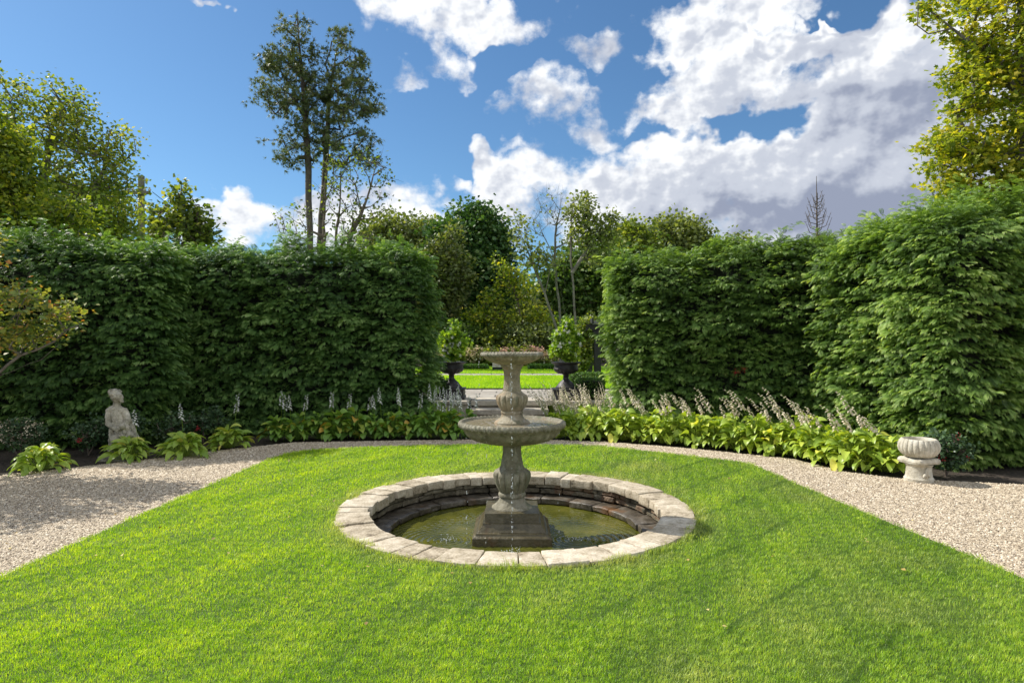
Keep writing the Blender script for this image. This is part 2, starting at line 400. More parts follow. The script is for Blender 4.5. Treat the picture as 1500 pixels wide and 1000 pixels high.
M_FW = flower_mat('white_petals', (.75, .75, .70)); M_FT = flower_mat('faded_petals', (.74, .65, .49)); M_FR = flower_mat('red_petals', (.55, .03, .05))
M_FC = flower_mat('cream_petals', (.85, .68, .46), .4); M_FP = flower_mat('pink_petals', (.80, .52, .40), .4)

# ---- solid builders
def lathe(name, prof, mat, parent=None, seg=64, gad=None, square=False, smooth=True, loc=None, closed_top=True, closed_bottom=True):
    """prof [(r,z)]; gad = function(theta, i, r) -> r"""
    bm = bmesh.new(); rings = []
    n = 4 if square else seg
    for i, (r, z) in enumerate(prof):
        ring = []
        for k in range(n):
            th = 2 * math.pi * (k + (.5 if square else 0)) / n
            rr = r * math.sqrt(2) if square else (gad(th, i, r) if gad else r)
            ring.append(bm.verts.new((rr * math.cos(th), rr * math.sin(th), z)))
        rings.append(ring)
    for a, c in zip(rings, rings[1:]):
        for k in range(n):
            bm.faces.new((a[k], a[(k + 1) % n], c[(k + 1) % n], c[k]))
    if closed_bottom: bm.faces.new(rings[0][::-1])
    if closed_top: bm.faces.new(rings[-1])
    bmesh.ops.recalc_face_normals(bm, faces=bm.faces)
    if square:
        es = [e for e in bm.edges if e.calc_face_angle(0) > .5]
        bmesh.ops.bevel(bm, geom=es, offset=.005, segments=2, affect='EDGES', profile=.6, clamp_overlap=True)
    me = bpy.data.meshes.new(name); bm.to_mesh(me); bm.free()
    if smooth:
        for f in me.polygons: f.use_smooth = True
        me.set_sharp_from_angle(angle=R(38))
    return link(name, me, mat, parent, loc)
def box_bm(bm, x0, x1, y0, y1, z0, z1, bev=0.0):
    r = bmesh.ops.create_cube(bm, size=1)
    vs = r['verts']
    for v in vs:
        v.co = Vector((x0 + (v.co.x + .5) * (x1 - x0), y0 + (v.co.y + .5) * (y1 - y0), z0 + (v.co.z + .5) * (z1 - z0)))
    if bev:
        es = list({e for v in vs for e in v.link_edges})
        bmesh.ops.bevel(bm, geom=es, offset=bev, segments=2, affect='EDGES', profile=.5)
def finish(name, bm, mat, parent=None, smooth=False, loc=None, ang=35):
    me = bpy.data.meshes.new(name); bm.to_mesh(me); bm.free()
    if smooth:
        for f in me.polygons: f.use_smooth = True
        me.set_sharp_from_angle(angle=R(ang))
    return link(name, me, mat, parent, loc)
def roughen(bm, amp, f, seed=0, cuts=0):
    if cuts: bmesh.ops.subdivide_edges(bm, edges=bm.edges[:], cuts=cuts, use_grid_fill=True)
    vs = bm.verts[:]; p = np.array([v.co[:] for v in vs])
    dx = fnoise(p, seed, 3, f); dy = fnoise(p, seed + 5, 3, f); dz = fnoise(p, seed + 9, 3, f)
    for v, a, c, d in zip(vs, dx, dy, dz): v.co += Vector((a, c, d)) * amp
def tube_edges(A, B, ra, rb, sides=5):
    """frusta for arrays of edges"""
    A = np.asarray(A, float); B = np.asarray(B, float); n = len(A)
    d = norm(B - A); up = np.where(np.abs(d[:, 2:3]) > .9, np.array([[1., 0, 0]]), np.array([[0, 0, 1.]]))
    x = norm(np.cross(d, up)); y = np.cross(d, x)
    th = np.arange(sides) * 2 * np.pi / sides
    c = np.cos(th)[None, :, None]; s = np.sin(th)[None, :, None]
    ring = x[:, None, :] * c + y[:, None, :] * s
    V = np.concatenate([A[:, None, :] + ring * np.asarray(ra)[:, None, None], B[:, None, :] + ring * np.asarray(rb)[:, None, None]], axis=1)
    k = np.arange(sides); f = np.stack([k, (k + 1) % sides, (k + 1) % sides + sides, k + sides], axis=1)
    Fc = (f[None] + (np.arange(n) * 2 * sides)[:, None, None]).reshape(-1, 4)
    return V.reshape(-1, 3), Fc
def path_tube(name, pts, radii, mat, parent=None, sides=8):
    pts = [np.array(p, float) for p in pts]; V = []; Fc = []
    n = len(pts)
    for i, p in enumerate(pts):
        t = pts[min(i + 1, n - 1)] - pts[max(i - 1, 0)]; t = t / (np.linalg.norm(t) + 1e-9)
        up = np.array([1., 0, 0]) if abs(t[2]) > .9 else np.array([0, 0, 1.])
        x = np.cross(t, up); x /= np.linalg.norm(x); y = np.cross(t, x)
        for k in range(sides):
            a = 2 * math.pi * k / sides; V.append(p + (x * math.cos(a) + y * math.sin(a)) * radii[i])
    for i in range(n - 1):
        for k in range(sides):
            Fc.append((i * sides + k, i * sides + (k + 1) % sides, (i + 1) * sides + (k + 1) % sides, (i + 1) * sides + k))
    return link(name, np_mesh(name, V, Fc, 4, smooth=True), mat, parent)

# ------------------------------------------------------------------ SETTING: ground, lawn, gravel, terrace
PCX, PCY, PR, PRI = 0.03, 6.09, 1.626, 1.33
lawn_out = [(-3.42, 1.0), (-3.40, 3.0), (-3.38, 4.5), (-3.33, 6.0), (-3.25, 7.5), (-3.22, 8.6), (-3.12, 9.1), (-2.85, 9.38), (-2.35, 9.52), (-1.5, 9.72), (-.5, 9.84),
            (.5, 9.82), (1.3, 9.72), (2.0, 9.2), (2.5, 8.8), (2.9, 8.5), (3.04, 8.25), (3.10, 7.3), (3.2, 6.0), (3.35, 4.5), (3.42, 3.0), (3.46, 1.0)]
def densify(pts, step, closed=True):
    out = []; n = len(pts)
    for i in range(n if closed else n - 1):
        a = pts[i]; c = pts[(i + 1) % n]; L = math.dist(a, c); k = max(1, int(L / step))
        for j in range(k): out.append((a[0] + (c[0] - a[0]) * j / k, a[1] + (c[1] - a[1]) * j / k))
    return out
def sheet(name, outline, z, mat, hole=None, kind='structure'):
    bm = bmesh.new(); es = []
    def loop(pts):
        vs = [bm.verts.new((x, y, z)) for x, y in pts]
        for a, c in zip(vs, vs[1:] + vs[:1]): es.append(bm.edges.new((a, c)))
    loop(outline)
    if hole: loop([(PCX + hole * math.cos(a * math.pi / 40), PCY + hole * math.sin(a * math.pi / 40)) for a in range(80)])
    bmesh.ops.triangle_fill(bm, use_beauty=True, use_dissolve=False, edges=es)
    for f in bm.faces:
        if f.normal.z < 0: f.normal_flip()
    o = finish(name, bm, mat); o['kind'] = kind
    return o
def lerp_poly(poly, y):
    pass
sheet('ground', [(-400, -60), (400, -60), (400, 500), (-400, 500)], -.06, M_SOIL, hole=1.5)
sheet('gravel_path', [(-10, -2), (10, -2), (10, 7.1), (5.67, 7.20), (4.49, 7.5), (4.04, 7.9), (3.78, 8.75), (2.68, 9.6), (1.5, 10.25), (.7, 10.45),
                      (-.7, 10.5), (-3.4, 10.2), (-4.1, 9.6), (-4.73, 8.9), (-5.4, 8.25), (-6.03, 7.7), (-10, 7.0)], -.03, M_GRAVEL, hole=1.5)
sheet('lawn', lawn_out, -.004, M_LAWN, hole=PR - .08)
# strip of garden beyond the steps
TZ = .335
sheet('upper_lawn', [(-60, 16.6), (60, 16.6), (60, 22.6), (-60, 22.6)], TZ + .03, M_LAWNF)
sheet('garden_path', [(-60, 22.6), (60, 22.6), (60, 24.2), (-60, 24.2)], TZ + .02, M_PAVE)
sheet('far_lawn', [(-60, 24.2), (60, 24.2), (60, 31), (-60, 31)], TZ + .03, M_LAWNF)
sheet('upper_ground', [(-300, 31), (300, 31), (300, 480), (-300, 480)], TZ + .02, M_SOIL)
sheet('terrace', [(-7, 13.72), (7, 13.72), (7, 16.6), (-7, 16.6)], TZ, M_PAVE)

def point_in(poly, x, y):
    ins = np.zeros(len(x), bool); n = len(poly)
    for i in range(n):
        x1, y1 = poly[i]; x2, y2 = poly[(i + 1) % n]
        if y1 == y2: continue
        c = ((y1 > y) != (y2 > y)) & (x < (x2 - x1) * (y - y1) / (y2 - y1) + x1)
        ins ^= c
    return ins

def lawn_grass():
    rg = np.random.RandomState(3)
    XY = []
    # density falls with distance, blades widen a little
    for (y0, y1, dens) in ((2.2, 3.6, 20000), (3.6, 5.0, 13000), (5.0, 6.6, 9000), (6.6, 8.2, 6500), (8.2, 10, 5500)):
        n = int((y1 - y0) * 7.0 * dens); x = rg.uniform(-3.5, 3.5, n); y = rg.uniform(y0, y1, n)
        wob = .022 * np.sin(y * 9) + .018 * np.sin(y * 23 + x) + .022 * fnoise(np.stack([x, y, 0 * x], 1), 71, 2, 6) + .02 * rg.normal(0, 1, n)
        k = point_in(lawn_out, x + wob * .6, y + wob * .6)
        rr = np.hypot(x - PCX, y - PCY); ang = np.arctan2(y - PCY, x - PCX)
        k &= rr > PR - .02 + .016 * np.sin(ang * 17) + .014 * np.sin(ang * 31 + 1)
        k &= np.abs(x) < y * .83 + .3
        XY.append(np.stack([x[k], y[k], np.zeros(k.sum())], 1))
    p = np.concatenate(XY); n = len(p)
    x, y = p[:, 0], p[:, 1]
    rr = np.hypot(x - PCX, y - PCY)
    edge = np.clip((rr - PR) / .30, 0, 1)
    clump = fnoise(p, 5, 2, 2.2); fine = fnoise(p, 8, 2, 9)
    hgt = (.016 + .009 * rg.rand(n) + .003 * clump) * (1 + .25 * fine) * np.clip(.8 + .04 * y, .9, 1.2)
    tuft = (rg.rand(n) < .03); hgt = np.where(tuft, hgt * 1.5, hgt)
    near_rim = (rr < PR + .07); hgt = np.where(near_rim, hgt * (1.5 + 1.9 * np.maximum(0, fnoise(p, 21, 2, 2.5))), hgt)
    wid = (.0020 + .0009 * rg.rand(n)) * np.clip(.55 + .13 * y, .9, 2.0)
    az = rg.uniform(0, 2 * np.pi, n) + clump
    lean = rg.uniform(.15, .95, n)
    tv = []
    ca, sa = np.cos(az), np.sin(az)
    side = np.stack([-sa, ca, np.zeros(n)], 1); out = np.stack([ca, sa, np.zeros(n)], 1); up = np.array([0, 0, 1.])
    b0 = p - side * wid[:, None] * .5; b1 = p + side * wid[:, None] * .5
    mid = p + out * (hgt * lean * .45)[:, None] + up * (hgt * .6)[:, None]
    m0 = mid - side * wid[:, None] * .42; m1 = mid + side * wid[:, None] * .42
    tip = p + out * (hgt * lean * 1.15)[:, None] + up * (hgt * (1.0 - .25 * lean))[:, None]
    V = np.stack([b0, b1, m1, m0, tip], 1).reshape(-1, 3)
    o = np.arange(n)[:, None] * 5
    Fc = np.concatenate([o + [0, 1, 2], o + [0, 2, 3], o + [3, 2, 4]], 0)
    # colour: long mowing bands from near left to far right, mottling, dry patches
    band = np.sin((x * .83 + y * -.55) * 2 * np.pi / 1.1)
    track = np.clip(1 - np.abs(np.mod((x * .72 - y * .69) / .62 + .06 * fnoise(p, 19, 2, 1.5), 1) - .5) / .06, 0, 1) * np.clip(.25 + fnoise(p, 18, 2, 1.1) * 2.2, 0, 1)
    tone = .53 + .20 * fine + .13 * clump - .42 * track + .06 * band + rg.normal(0, .17, n) - .045 * np.clip(x, -2.5, 3)  # lighter towards the left, backlight painted into the blade tone
    big = fnoise(p, 31, 2, .55)
    dry = np.clip(.10 + .35 * np.maximum(0, big) + .10 * (x > 0) * np.clip(x, 0, 2) * .6 + .22 * np.maximum(0, fnoise(p, 33, 2, 1.6)), 0, .75)
    dry = dry * np.clip(.25 + .35 * (x + 1.2), .25, 1) + (1 - edge) * (.25 + .55 * np.clip(.5 + fnoise(p, 41, 2, 1.3), 0, 1))
    dry = np.clip(dry + (rg.rand(n) < .05) * .5, 0, 1)
    tone = np.clip(tone, 0, 1)
    me = np_mesh('grass', V, Fc, 3, np.repeat(tone, 5), np.repeat(dry, 5))
    ob = link('grass', me, M_GRASS)
    tag(ob, 'short mown bright green lawn grass around the round pool', 'grass', kind='stuff')
lawn_grass()

def fallen_leaves():
    rg = np.random.RandomState(15); n = 130
    x = rg.uniform(-5, 5, n); y = rg.uniform(3.4, 9.6, n); k = np.hypot(x - PCX, y - PCY) > PR + .05; x = x[k]; y = y[k]; n = len(x)
    tv = [(0, 0, 0), (.4, .45, .12), (0, 1, .0), (-.4, .45, .12)]; tf = [(0, 1, 2), (0, 2, 3)]
    az = rg.uniform(0, 6.28, n); z = np.where(np.abs(x) < 3.1, .024, -.012)
    fr = frames(np.stack([np.cos(az), np.sin(az), rg.normal(0, .25, n)], 1), norm(rg.normal(0, .3, (n, 3)) + np.array([0, 0, 1.])))
    V, Fc = scatter(tv, tf, np.stack([x, y, z], 1), fr * rg.uniform(.018, .038, n)[:, None, None])
    o = link('fallen_leaves', np_mesh('fallen_leaves', V, Fc, 3, np.repeat(rg.rand(n), 4)), leaf_mat('dry_leaves', [(.10, .06, .025), (.22, .15, .05), (.38, .28, .08), (.50, .42, .16)], .2, .7, gain=1.2))
    tag(o, 'small dry leaves fallen on the lawn and gravel', 'fallen leaves', kind='stuff')
fallen_leaves()

def far_grass():
    rg = np.random.RandomState(4)
    n = 60000
    x = rg.uniform(-4.2, 4.2, n); y = np.where(rg.rand(n) < .65, rg.uniform(16.6, 22.6, n), rg.uniform(24.2, 31, n))
    p = np.stack([x, y, np.full(n, TZ + .03)], 1)
    hgt = .04 * (1 + .4 * rg.rand(n)); wid = .010
    az = rg.uniform(0, 6.28, n); side = np.stack([-np.sin(az), np.cos(az), 0 * az], 1); out = np.stack([np.cos(az), np.sin(az), 0 * az], 1)
    V = np.stack([p - side * wid, p + side * wid, p + out * .02 + np.array([0, 0, 1]) * hgt[:, None]], 1).reshape(-1, 3)
    Fc = np.arange(3 * n).reshape(-1, 3)
    t = np.clip(.6 + .12 * fnoise(p, 2, 2, .6) + rg.normal(0, .15, n), 0, 1)
    ob = link('grass', np_mesh('far_grass', V, Fc, 3, np.repeat(t, 3), np.repeat(t * .15, 3)), M_GRASS)
    tag(ob, 'mown grass of the upper lawn beyond the terrace', 'grass', kind='stuff')
far_grass()

def gravel_pebbles():
    rg = np.random.RandomState(9)
    gp = [(-9, 3.0), (-3.30, 3.0), (-3.3, 5), (-3.2, 8.6), (-2.8, 9.43), (-.5, 9.87), (.5, 9.85), (1.4, 9.74), (2.95, 8.5), (3.1, 7.3), (3.3, 5), (3.40, 3.0), (9, 3.0), (9, 7.1), (5.67, 7.2), (4.49, 7.5), (4.04, 7.9), (3.78, 8.75), (2.68, 9.6), (1.5, 10.25), (.7, 10.45),
          (-.7, 10.5), (-3.4, 10.2), (-4.1, 9.6), (-4.73, 8.9), (-5.4, 8.25), (-6.03, 7.7), (-9, 7.0)]
    n = 900000
    x = rg.uniform(-8, 8, n); y = rg.uniform(4, 10.6, n)
    k = point_in(gp, x, y) & (np.abs(x) < y * .82 + .2) & (rg.rand(n) < np.clip(1.45 - y * .085, .3, 1))
    x, y = x[k], y[k]; n = len(x)
    s = rg.uniform(.005, .0125, n) * np.clip(.7 + .06 * y, 1, 1.3)
    tv = [(1, 0, 0), (.3, .9, .1), (-.8, .5, 0), (-.7, -.6, .1), (.4, -.9, 0), (.1, .1, .75)]
    tf = [(0, 1, 5), (1, 2, 5), (2, 3, 5), (3, 4, 5), (4, 0, 5)]
    az = rg.uniform(0, 6.28, n); tl = rg.normal(0, .3, (n, 2))
    zax = norm(np.stack([tl[:, 0], tl[:, 1], np.ones(n)], 1)); fr = frames(np.stack([np.cos(az), np.sin(az), 0 * az], 1), zax)
    sc = np.stack([s * rg.uniform(.6, 1, n), s, s * rg.uniform(.6, 1.2, n)], 1)
    V, Fc = scatter(tv, tf, np.stack([x, y, np.full(n, -.030) + rg.uniform(-.001, .004, n)], 1), fr * sc[:, None, :])
    t = np.clip(rg.beta(1.35, 1.35, n) , 0, 1)
    ob = link('gravel', np_mesh('gravel', V, Fc, 3, np.repeat(t, 6)), M_PEBBLE)
    tag(ob, 'loose beige and pinkish pea gravel of the path round the lawn', 'gravel', kind='stuff')
gravel_pebbles()

# ------------------------------------------------------------------ POOL
def build_pool():
    pool = empty('round_pool', (PCX, PCY, 0), 'sunken round stone pool with pale coping slabs set in the lawn', 'pool')
    rg = random.Random(5); n = 42; a0 = .03
    ws = [rg.uniform(.65, 1.4) for _ in range(n)]; tot = sum(ws); a = a0
    for i in range(n):
        da = 2 * math.pi * ws[i] / tot; g = .003
        th0, th1 = a + g, a + da - g; a += da
        ri = PRI + rg.uniform(-.025, .02); ro = PR + rg.uniform(-.012, .012); zt = .022 + rg.uniform(-.008, .008); th = .085 + rg.uniform(-.01, .01)
        bm = bmesh.new(); rings = []
        K = 4
        for j in range(K + 1):
            t = th0 + (th1 - th0) * j / K
            c, s = math.cos(t), math.sin(t)
            rings.append([bm.verts.new((r * c, r * s, z)) for r, z in ((ri, zt - th), (ri, zt), ((ri + ro) / 2, zt + .003), (ro, zt), (ro, zt - th))])
        for q, w in zip(rings, rings[1:]):
            for j in range(4): bm.faces.new((q[j], q[j + 1], w[j + 1], w[j]))
            bm.faces.new((q[4], q[0], w[0], w[4]))
        bm.faces.new(rings[0][::-1]); bm.faces.new(rings[-1])
        bmesh.ops.recalc_face_normals(bm, faces=bm.faces)
        es = [e for e in bm.edges if e.calc_face_angle(0) > .8]
        bmesh.ops.bevel(bm, geom=es, offset=.006, segments=2, affect='EDGES', profile=.5)
        bmesh.ops.subdivide_edges(bm, edges=[e for e in bm.edges if e.calc_length() > .05], cuts=2, use_grid_fill=True); roughen(bm, .0038, 7, i)
        finish('coping_stone', bm, M_COPE, pool, smooth=True)
    def ringwall(name, prof, mat, seed, amp, seg=260):
        prof2 = []
        for (r0, z0), (r1, z1) in zip(prof, prof[1:]):
            L = math.hypot(r1 - r0, z1 - z0); k = max(1, int(L / .02))
            prof2 += [(r0 + (r1 - r0) * j / k, z0 + (z1 - z0) * j / k) for j in range(k)]
        prof2.append(prof[-1])
        V = []; 
        for r, z in prof2:
            th = np.arange(seg) * 2 * np.pi / seg
            V.append(np.stack([r * np.cos(th), r * np.sin(th), np.full(seg, z)], 1))
        V = np.concatenate(V); nn = fnoise(V, seed, 3, 3.0); n2 = fnoise(V, seed + 3, 2, 9.0)
        # courses of irregular stones: step in and out per stone
        th = np.arctan2(V[:, 1], V[:, 0]); row = np.floor((V[:, 2] + 1) / .062)
        cell = np.floor(th * 4.6 + row * 1.7)
        st = np.sin(cell * 12.9898 + row * 78.233) * 43758.5453; st = st - np.floor(st) - .5
        rad = amp * (nn * .8 + n2 * .5 + st * .9)
        V[:, 0] += rad * np.cos(th); V[:, 1] += rad * np.sin(th); V[:, 2] += amp * .35 * n2
        Fc = []
        for i in range(len(prof2) - 1):
            k = np.arange(seg); Fc.append(np.stack([i * seg + k, i * seg + (k + 1) % seg, (i + 1) * seg + (k + 1) % seg, (i + 1) * seg + k], 1))
        return link(name, np_mesh(name, V, np.concatenate(Fc), 4), mat, pool)
    def ring_stones(name, n, r0, r1, z0, z1, amp, seed, jr, jz, mat):
        rs = random.Random(seed); w = [rs.uniform(.6, 1.5) for _ in range(n)]; tt = sum(w); an = rs.uniform(0, .2)
        for i in range(n):
            da = 2 * math.pi * w[i] / tt; g = .004; t0, t1 = an + g, an + da - g; an += da
            ri = r0 + rs.uniform(-jr, jr); za = z0 + rs.uniform(-jz, jz) * .3; zb = z1 + rs.uniform(-jz, jz)
            bm = bmesh.new(); K = max(3, int(da * 14)); rings = []; M = 4
            for j in range(K + 1):
                t = t0 + (t1 - t0) * j / K; c, s_ = math.cos(t), math.sin(t)
                pf = [(ri + (r1 - ri) * 0, za + (zb - za) * q / M) for q in range(M + 1)] + [(ri + (r1 - ri) * q / 3, zb) for q in range(1, 4)] + [(r1, za)]
                rings.append([bm.verts.new((r * c, r * s_, z)) for r, z in pf])
            m_ = len(rings[0])
            for q, v in zip(rings, rings[1:]):
                for j in range(m_): bm.faces.new((q[j], q[(j + 1) % m_], v[(j + 1) % m_], v[j]))
            bm.faces.new(rings[0][::-1]); bm.faces.new(rings[-1])
            bmesh.ops.recalc_face_normals(bm, faces=bm.faces)
            es = [e for e in bm.edges if e.calc_face_angle(0) > .8]
            bmesh.ops.bevel(bm, geom=es, offset=.007, segments=1, affect='EDGES')
            roughen(bm, amp, 10, seed + i)
            finish(name, bm, mat, pool, smooth=True, ang=50)
    ringwall('inner_wall', [(1.45, -.03), (1.45, -.4)], M_PWALL, 3, .01)
    ring_stones('wall_stone', 34, 1.36, 1.43, -.110, -.066, .006, 51, .014, .002, M_PWALL)
    ring_stones('wall_stone', 30, 1.37, 1.43, -.172, -.118, .006, 52, .016, .003, M_PWALL)
    ring_stones('ledge_stone', 30, 1.165, 1.42, -.245, -.182, .008, 53, .022, .008, M_LEDGE)
    ring_stones('ledge_stone', 27, 1.16, 1.35, -.33, -.255, .006, 54, .015, .002, M_LEDGE)
    lathe('pool_floor', [(1.3, -.55), (.01, -.56)], M_WET, pool, seg=48, closed_bottom=False)
    # water surface with ring ripples
    nr, na = 210, 420
    r = np.linspace(.0, 1.19, nr); th = np.arange(na) * 2 * np.pi / na
    RR, TT = np.meshgrid(r, th, indexing='ij'); X = RR * np.cos(TT); Y = RR * np.sin(TT); Z = np.zeros_like(X)
    for (sx, sy, amp, wl) in ((-.62, -.18, .0050, .060), (.55, -.16, .0055, .066), (-.02, -.62, .0030, .045), (-.35, .55, .0018, .06), (.5, .5, .0015, .06)):
        dd = np.hypot(X - sx, Y - sy) + .01
        Z += amp * np.sin(2 * np.pi * dd / wl) * np.exp(-dd / .48) * np.clip(dd / .03, 0, 1)
    V = np.stack([X, Y, Z - .25], 2).reshape(-1, 3)
    i = np.arange(nr - 1)[:, None]; k = np.arange(na)[None]
    Fc = np.stack([i * na + k, i * na + (k + 1) % na, (i + 1) * na + (k + 1) % na, (i + 1) * na + k], 2).reshape(-1, 4)
    w = link('water', np_mesh('water', V, Fc, 4, smooth=True), M_WATER, None, (PCX, PCY, 0)); w['kind'] = 'structure'
build_pool()

# ------------------------------------------------------------------ FOUNTAIN
def gadroon(n, amp_at):
    def f(th, i, r):
        a = amp_at(i)
        if a == 0: return r
        c = abs(math.cos(n * th / 2)) ** .6
        return r * (1 + a * (c - .75))
    return f
def rope(name, r0, rt, z, mat, parent, n=60, sx=1.0, sz=1.0):
    nu, nv = n * 8, 12
    u = np.arange(nu) * 2 * np.pi / nu; v = np.arange(nv) * 2 * np.pi / nv
    U, W = np.meshgrid(u, v, indexing='ij')
    m = 1 + .17 * np.cos(n * U + 1.0 * W)
    rr = r0 + rt * sx * m * np.cos(W); Z = z + rt * sz * m * np.sin(W)
    V = np.stack([rr * np.cos(U), rr * np.sin(U), Z], 2).reshape(-1, 3)
    i = np.arange(nu)[:, None]; k = np.arange(nv)[None]
    Fc = np.stack([i * nv + k, ((i + 1) % nu) * nv + k, ((i + 1) % nu) * nv + (k + 1) % nv, i * nv + (k + 1) % nv], 2).reshape(-1, 4)
    return link(name, np_mesh(name, V, Fc, 4, smooth=True), mat, parent)
def basin_water(name, r, z, parent):
    nr, na = 40, 96; R_, T = np.meshgrid(np.linspace(0, r, nr), np.arange(na) * 2 * np.pi / na, indexing='ij')
    X = R_ * np.cos(T); Y = R_ * np.sin(T); Z = z + .0012 * np.sin(X * 90 + 3 * np.sin(Y * 30)) + .001 * np.sin(Y * 110)
    i = np.arange(nr - 1)[:, None]; k = np.arange(na)[None]
    Fc = np.stack([i * na + k, i * na + (k + 1) % na, (i + 1) * na + (k + 1) % na, (i + 1) * na + k], 2).reshape(-1, 4)
    return link(name, np_mesh(name, np.stack([X, Y, Z], 2).reshape(-1, 3), Fc, 4, smooth=True), M_BWATER, parent)
S = .00637
def zz(y): return H - (y - 500) * S
def build_fountain():
    ft = empty('tiered_fountain', (0, 6.09, -.5), 'weathered two tier stone fountain on a stepped square plinth in the pool', 'fountain')
    ch = lambda o: setattr(o, 'location', (0, 0, .5)) or o
    # square plinth
    pl = lathe('plinth', [(.352, -.5), (.352, -.185), (.330, -.170), (.322, -.160), (.322, -.150), (.305, -.150), (.292, -.125), (.268, -.095), (.262, -.082), (.262, -.070), (.244, -.070), (.244, .010)], M_WET, ft, square=True)
    ch(pl)
    # lower pedestal
    pr = [(31.5, 752), (32.3, 750), (32.5, 747.5), (31.5, 745.5), (30, 744.5), (30.2, 742.5), (29, 740.5), (25.5, 738.5), (22, 735), (19.5, 731), (17.8, 728), (17.5, 726.5), (19.8, 725), (20.2, 722.8), (19.5, 720.8), (18.2, 719.5),
          (20, 716), (23, 710), (25.6, 703), (26.8, 697), (27, 693), (25.8, 689.5), (23.5, 687.5), (21.5, 686.5), (18.8, 684.5), (16.6, 681.5), (15.8, 676), (14.2, 668), (13.4, 660), (13.6, 654), (14.6, 650), (17, 647), (17, 640)]
    prof = [(r * S, zz(y)) for r, y in pr]
    g = gadroon(14, lambda i: {15: .04, 16: .09, 17: .12, 18: .13, 19: .12, 20: .10, 21: .05}.get(i, 0))
    ch(lathe('lower_pedestal', prof, M_STONE, ft, seg=168, gad=g))
    # lower basin
    b = [(15, 651), (18, 649.5), (27, 648.5), (45, 646), (58, 642), (66, 637), (69.5, 632.5), (71, 629), (73, 627.5), (76, 624), (78, 619.5), (76, 616.3), (73.5, 616), (71, 618), (66, 623), (50, 629), (30, 632), (5, 633)]
    ch(lathe('lower_basin', [(r * S, zz(y)) for r, y in b], M_STONE, ft, seg=96))
    r1 = ch(rope('basin_rim', 74.8 * S, 4.6 * S, zz(620.5), M_STONE, ft, n=66, sx=.8, sz=.95))
    ch(basin_water('basin_water', 71 * S, zz(619.6), ft))
    # upper pedestal
    pr = [(29, 626), (29.5, 622.5), (28.5, 620.5), (26, 619.5), (25.8, 617.5), (23.5, 615.5), (20, 613.5), (17.2, 611), (15.5, 608), (15.2, 606), (16.2, 604.7), (16.3, 602.8), (15.6, 601.3), (17.2, 599),
          (19.6, 595), (21.6, 590), (22.7, 585), (22.8, 581), (21.6, 578.5), (19, 576.8), (16.5, 575), (14.3, 573), (13.4, 571.5), (13.6, 570), (12.8, 568), (12, 560), (11.6, 552), (12.2, 545), (13.6, 540), (15.2, 537.2), (16.8, 536), (17, 533.5), (14, 531)]
    prof = [(r * S, zz(y)) for r, y in pr]
    g = gadroon(14, lambda i: {13: .04, 14: .09, 15: .12, 16: .13, 17: .12, 18: .07}.get(i, 0))
    ch(lathe('upper_pedestal', prof, M_STONEU, ft, seg=168, gad=g))
    b = [(12, 534.5), (16, 534), (22, 533), (32, 529.5), (39, 526), (42.5, 523), (43.5, 521), (45, 518.5), (44, 516.2), (42, 516.5), (40, 518.5), (30, 523), (10, 526)]
    ch(lathe('upper_basin', [(r * S, zz(y)) for r, y in b], M_STONEU, ft, seg=72))
    ch(rope('basin_rim', 43.4 * S, 3.0 * S, zz(519), M_STONE, ft, n=46, sx=.85, sz=1.0))
    ch(basin_water('basin_water', 40 * S, zz(518.6), ft))
    # falling drops
    rg = np.random.RandomState(2); pts = []
    for (x, y, z0, z1, n) in ((-.005, 5.73, 1.40, .78, 38), (0, 5.55, .74, -.25, 52), (-.40, 5.78, .74, -.25, 18), (.42, 5.82, .74, -.25, 14), (-.22, 5.62, .74, -.25, 6), (-.30, 6.0, 1.40, .78, 8), (.29, 6.0, 1.40, .78, 6)):
        for _ in range(n): pts.append((x + rg.normal(0, .004), y + rg.normal(0, .004), rg.uniform(z1, z0), rg.uniform(.002, .0042), rg.uniform(1.5, 4)))
    for (x, y, n, sp) in ((0, 5.52, 90, .10), (-.59, 5.9, 50, .09), (.58, 5.92, 34, .08)):
        for _ in range(n):
            a = rg.uniform(0, 6.28); r = abs(rg.normal(0, sp)); pts.append((x + r * math.cos(a), y + r * math.sin(a) * .7, -.245 + abs(rg.normal(0, .012)), rg.uniform(.002, .0055), 1.0))
    pts = np.array(pts)
    bm = bmesh.new(); bmesh.ops.create_icosphere(bm, subdivisions=1, radius=1); tv = [v.co[:] for v in bm.verts]; tf = [[v.index for v in f.verts] for f in bm.faces]; bm.free()
    mats = np.zeros((len(pts), 3, 3)); mats[:, 0, 0] = pts[:, 3]; mats[:, 1, 1] = pts[:, 3]; mats[:, 2, 2] = pts[:, 3] * pts[:, 4]
    V, Fc = scatter(tv, tf, pts[:, :3], mats)
    m, bb, p, out = new_mat('water_drops'); p.inputs['Base Color'].default_value = (.85, .9, .92, 1); p.inputs['Roughness'].default_value = .05; p.inputs['Transmission Weight'].default_value = .35; p.inputs['IOR'].default_value = 1.33
    o = link('water_drops', np_mesh('water_drops', V, Fc, 3, smooth=True), m)
    tag(o, 'water drops trickling from the fountain basins and splashing into the pool', 'water drops', kind='stuff')
build_fountain()

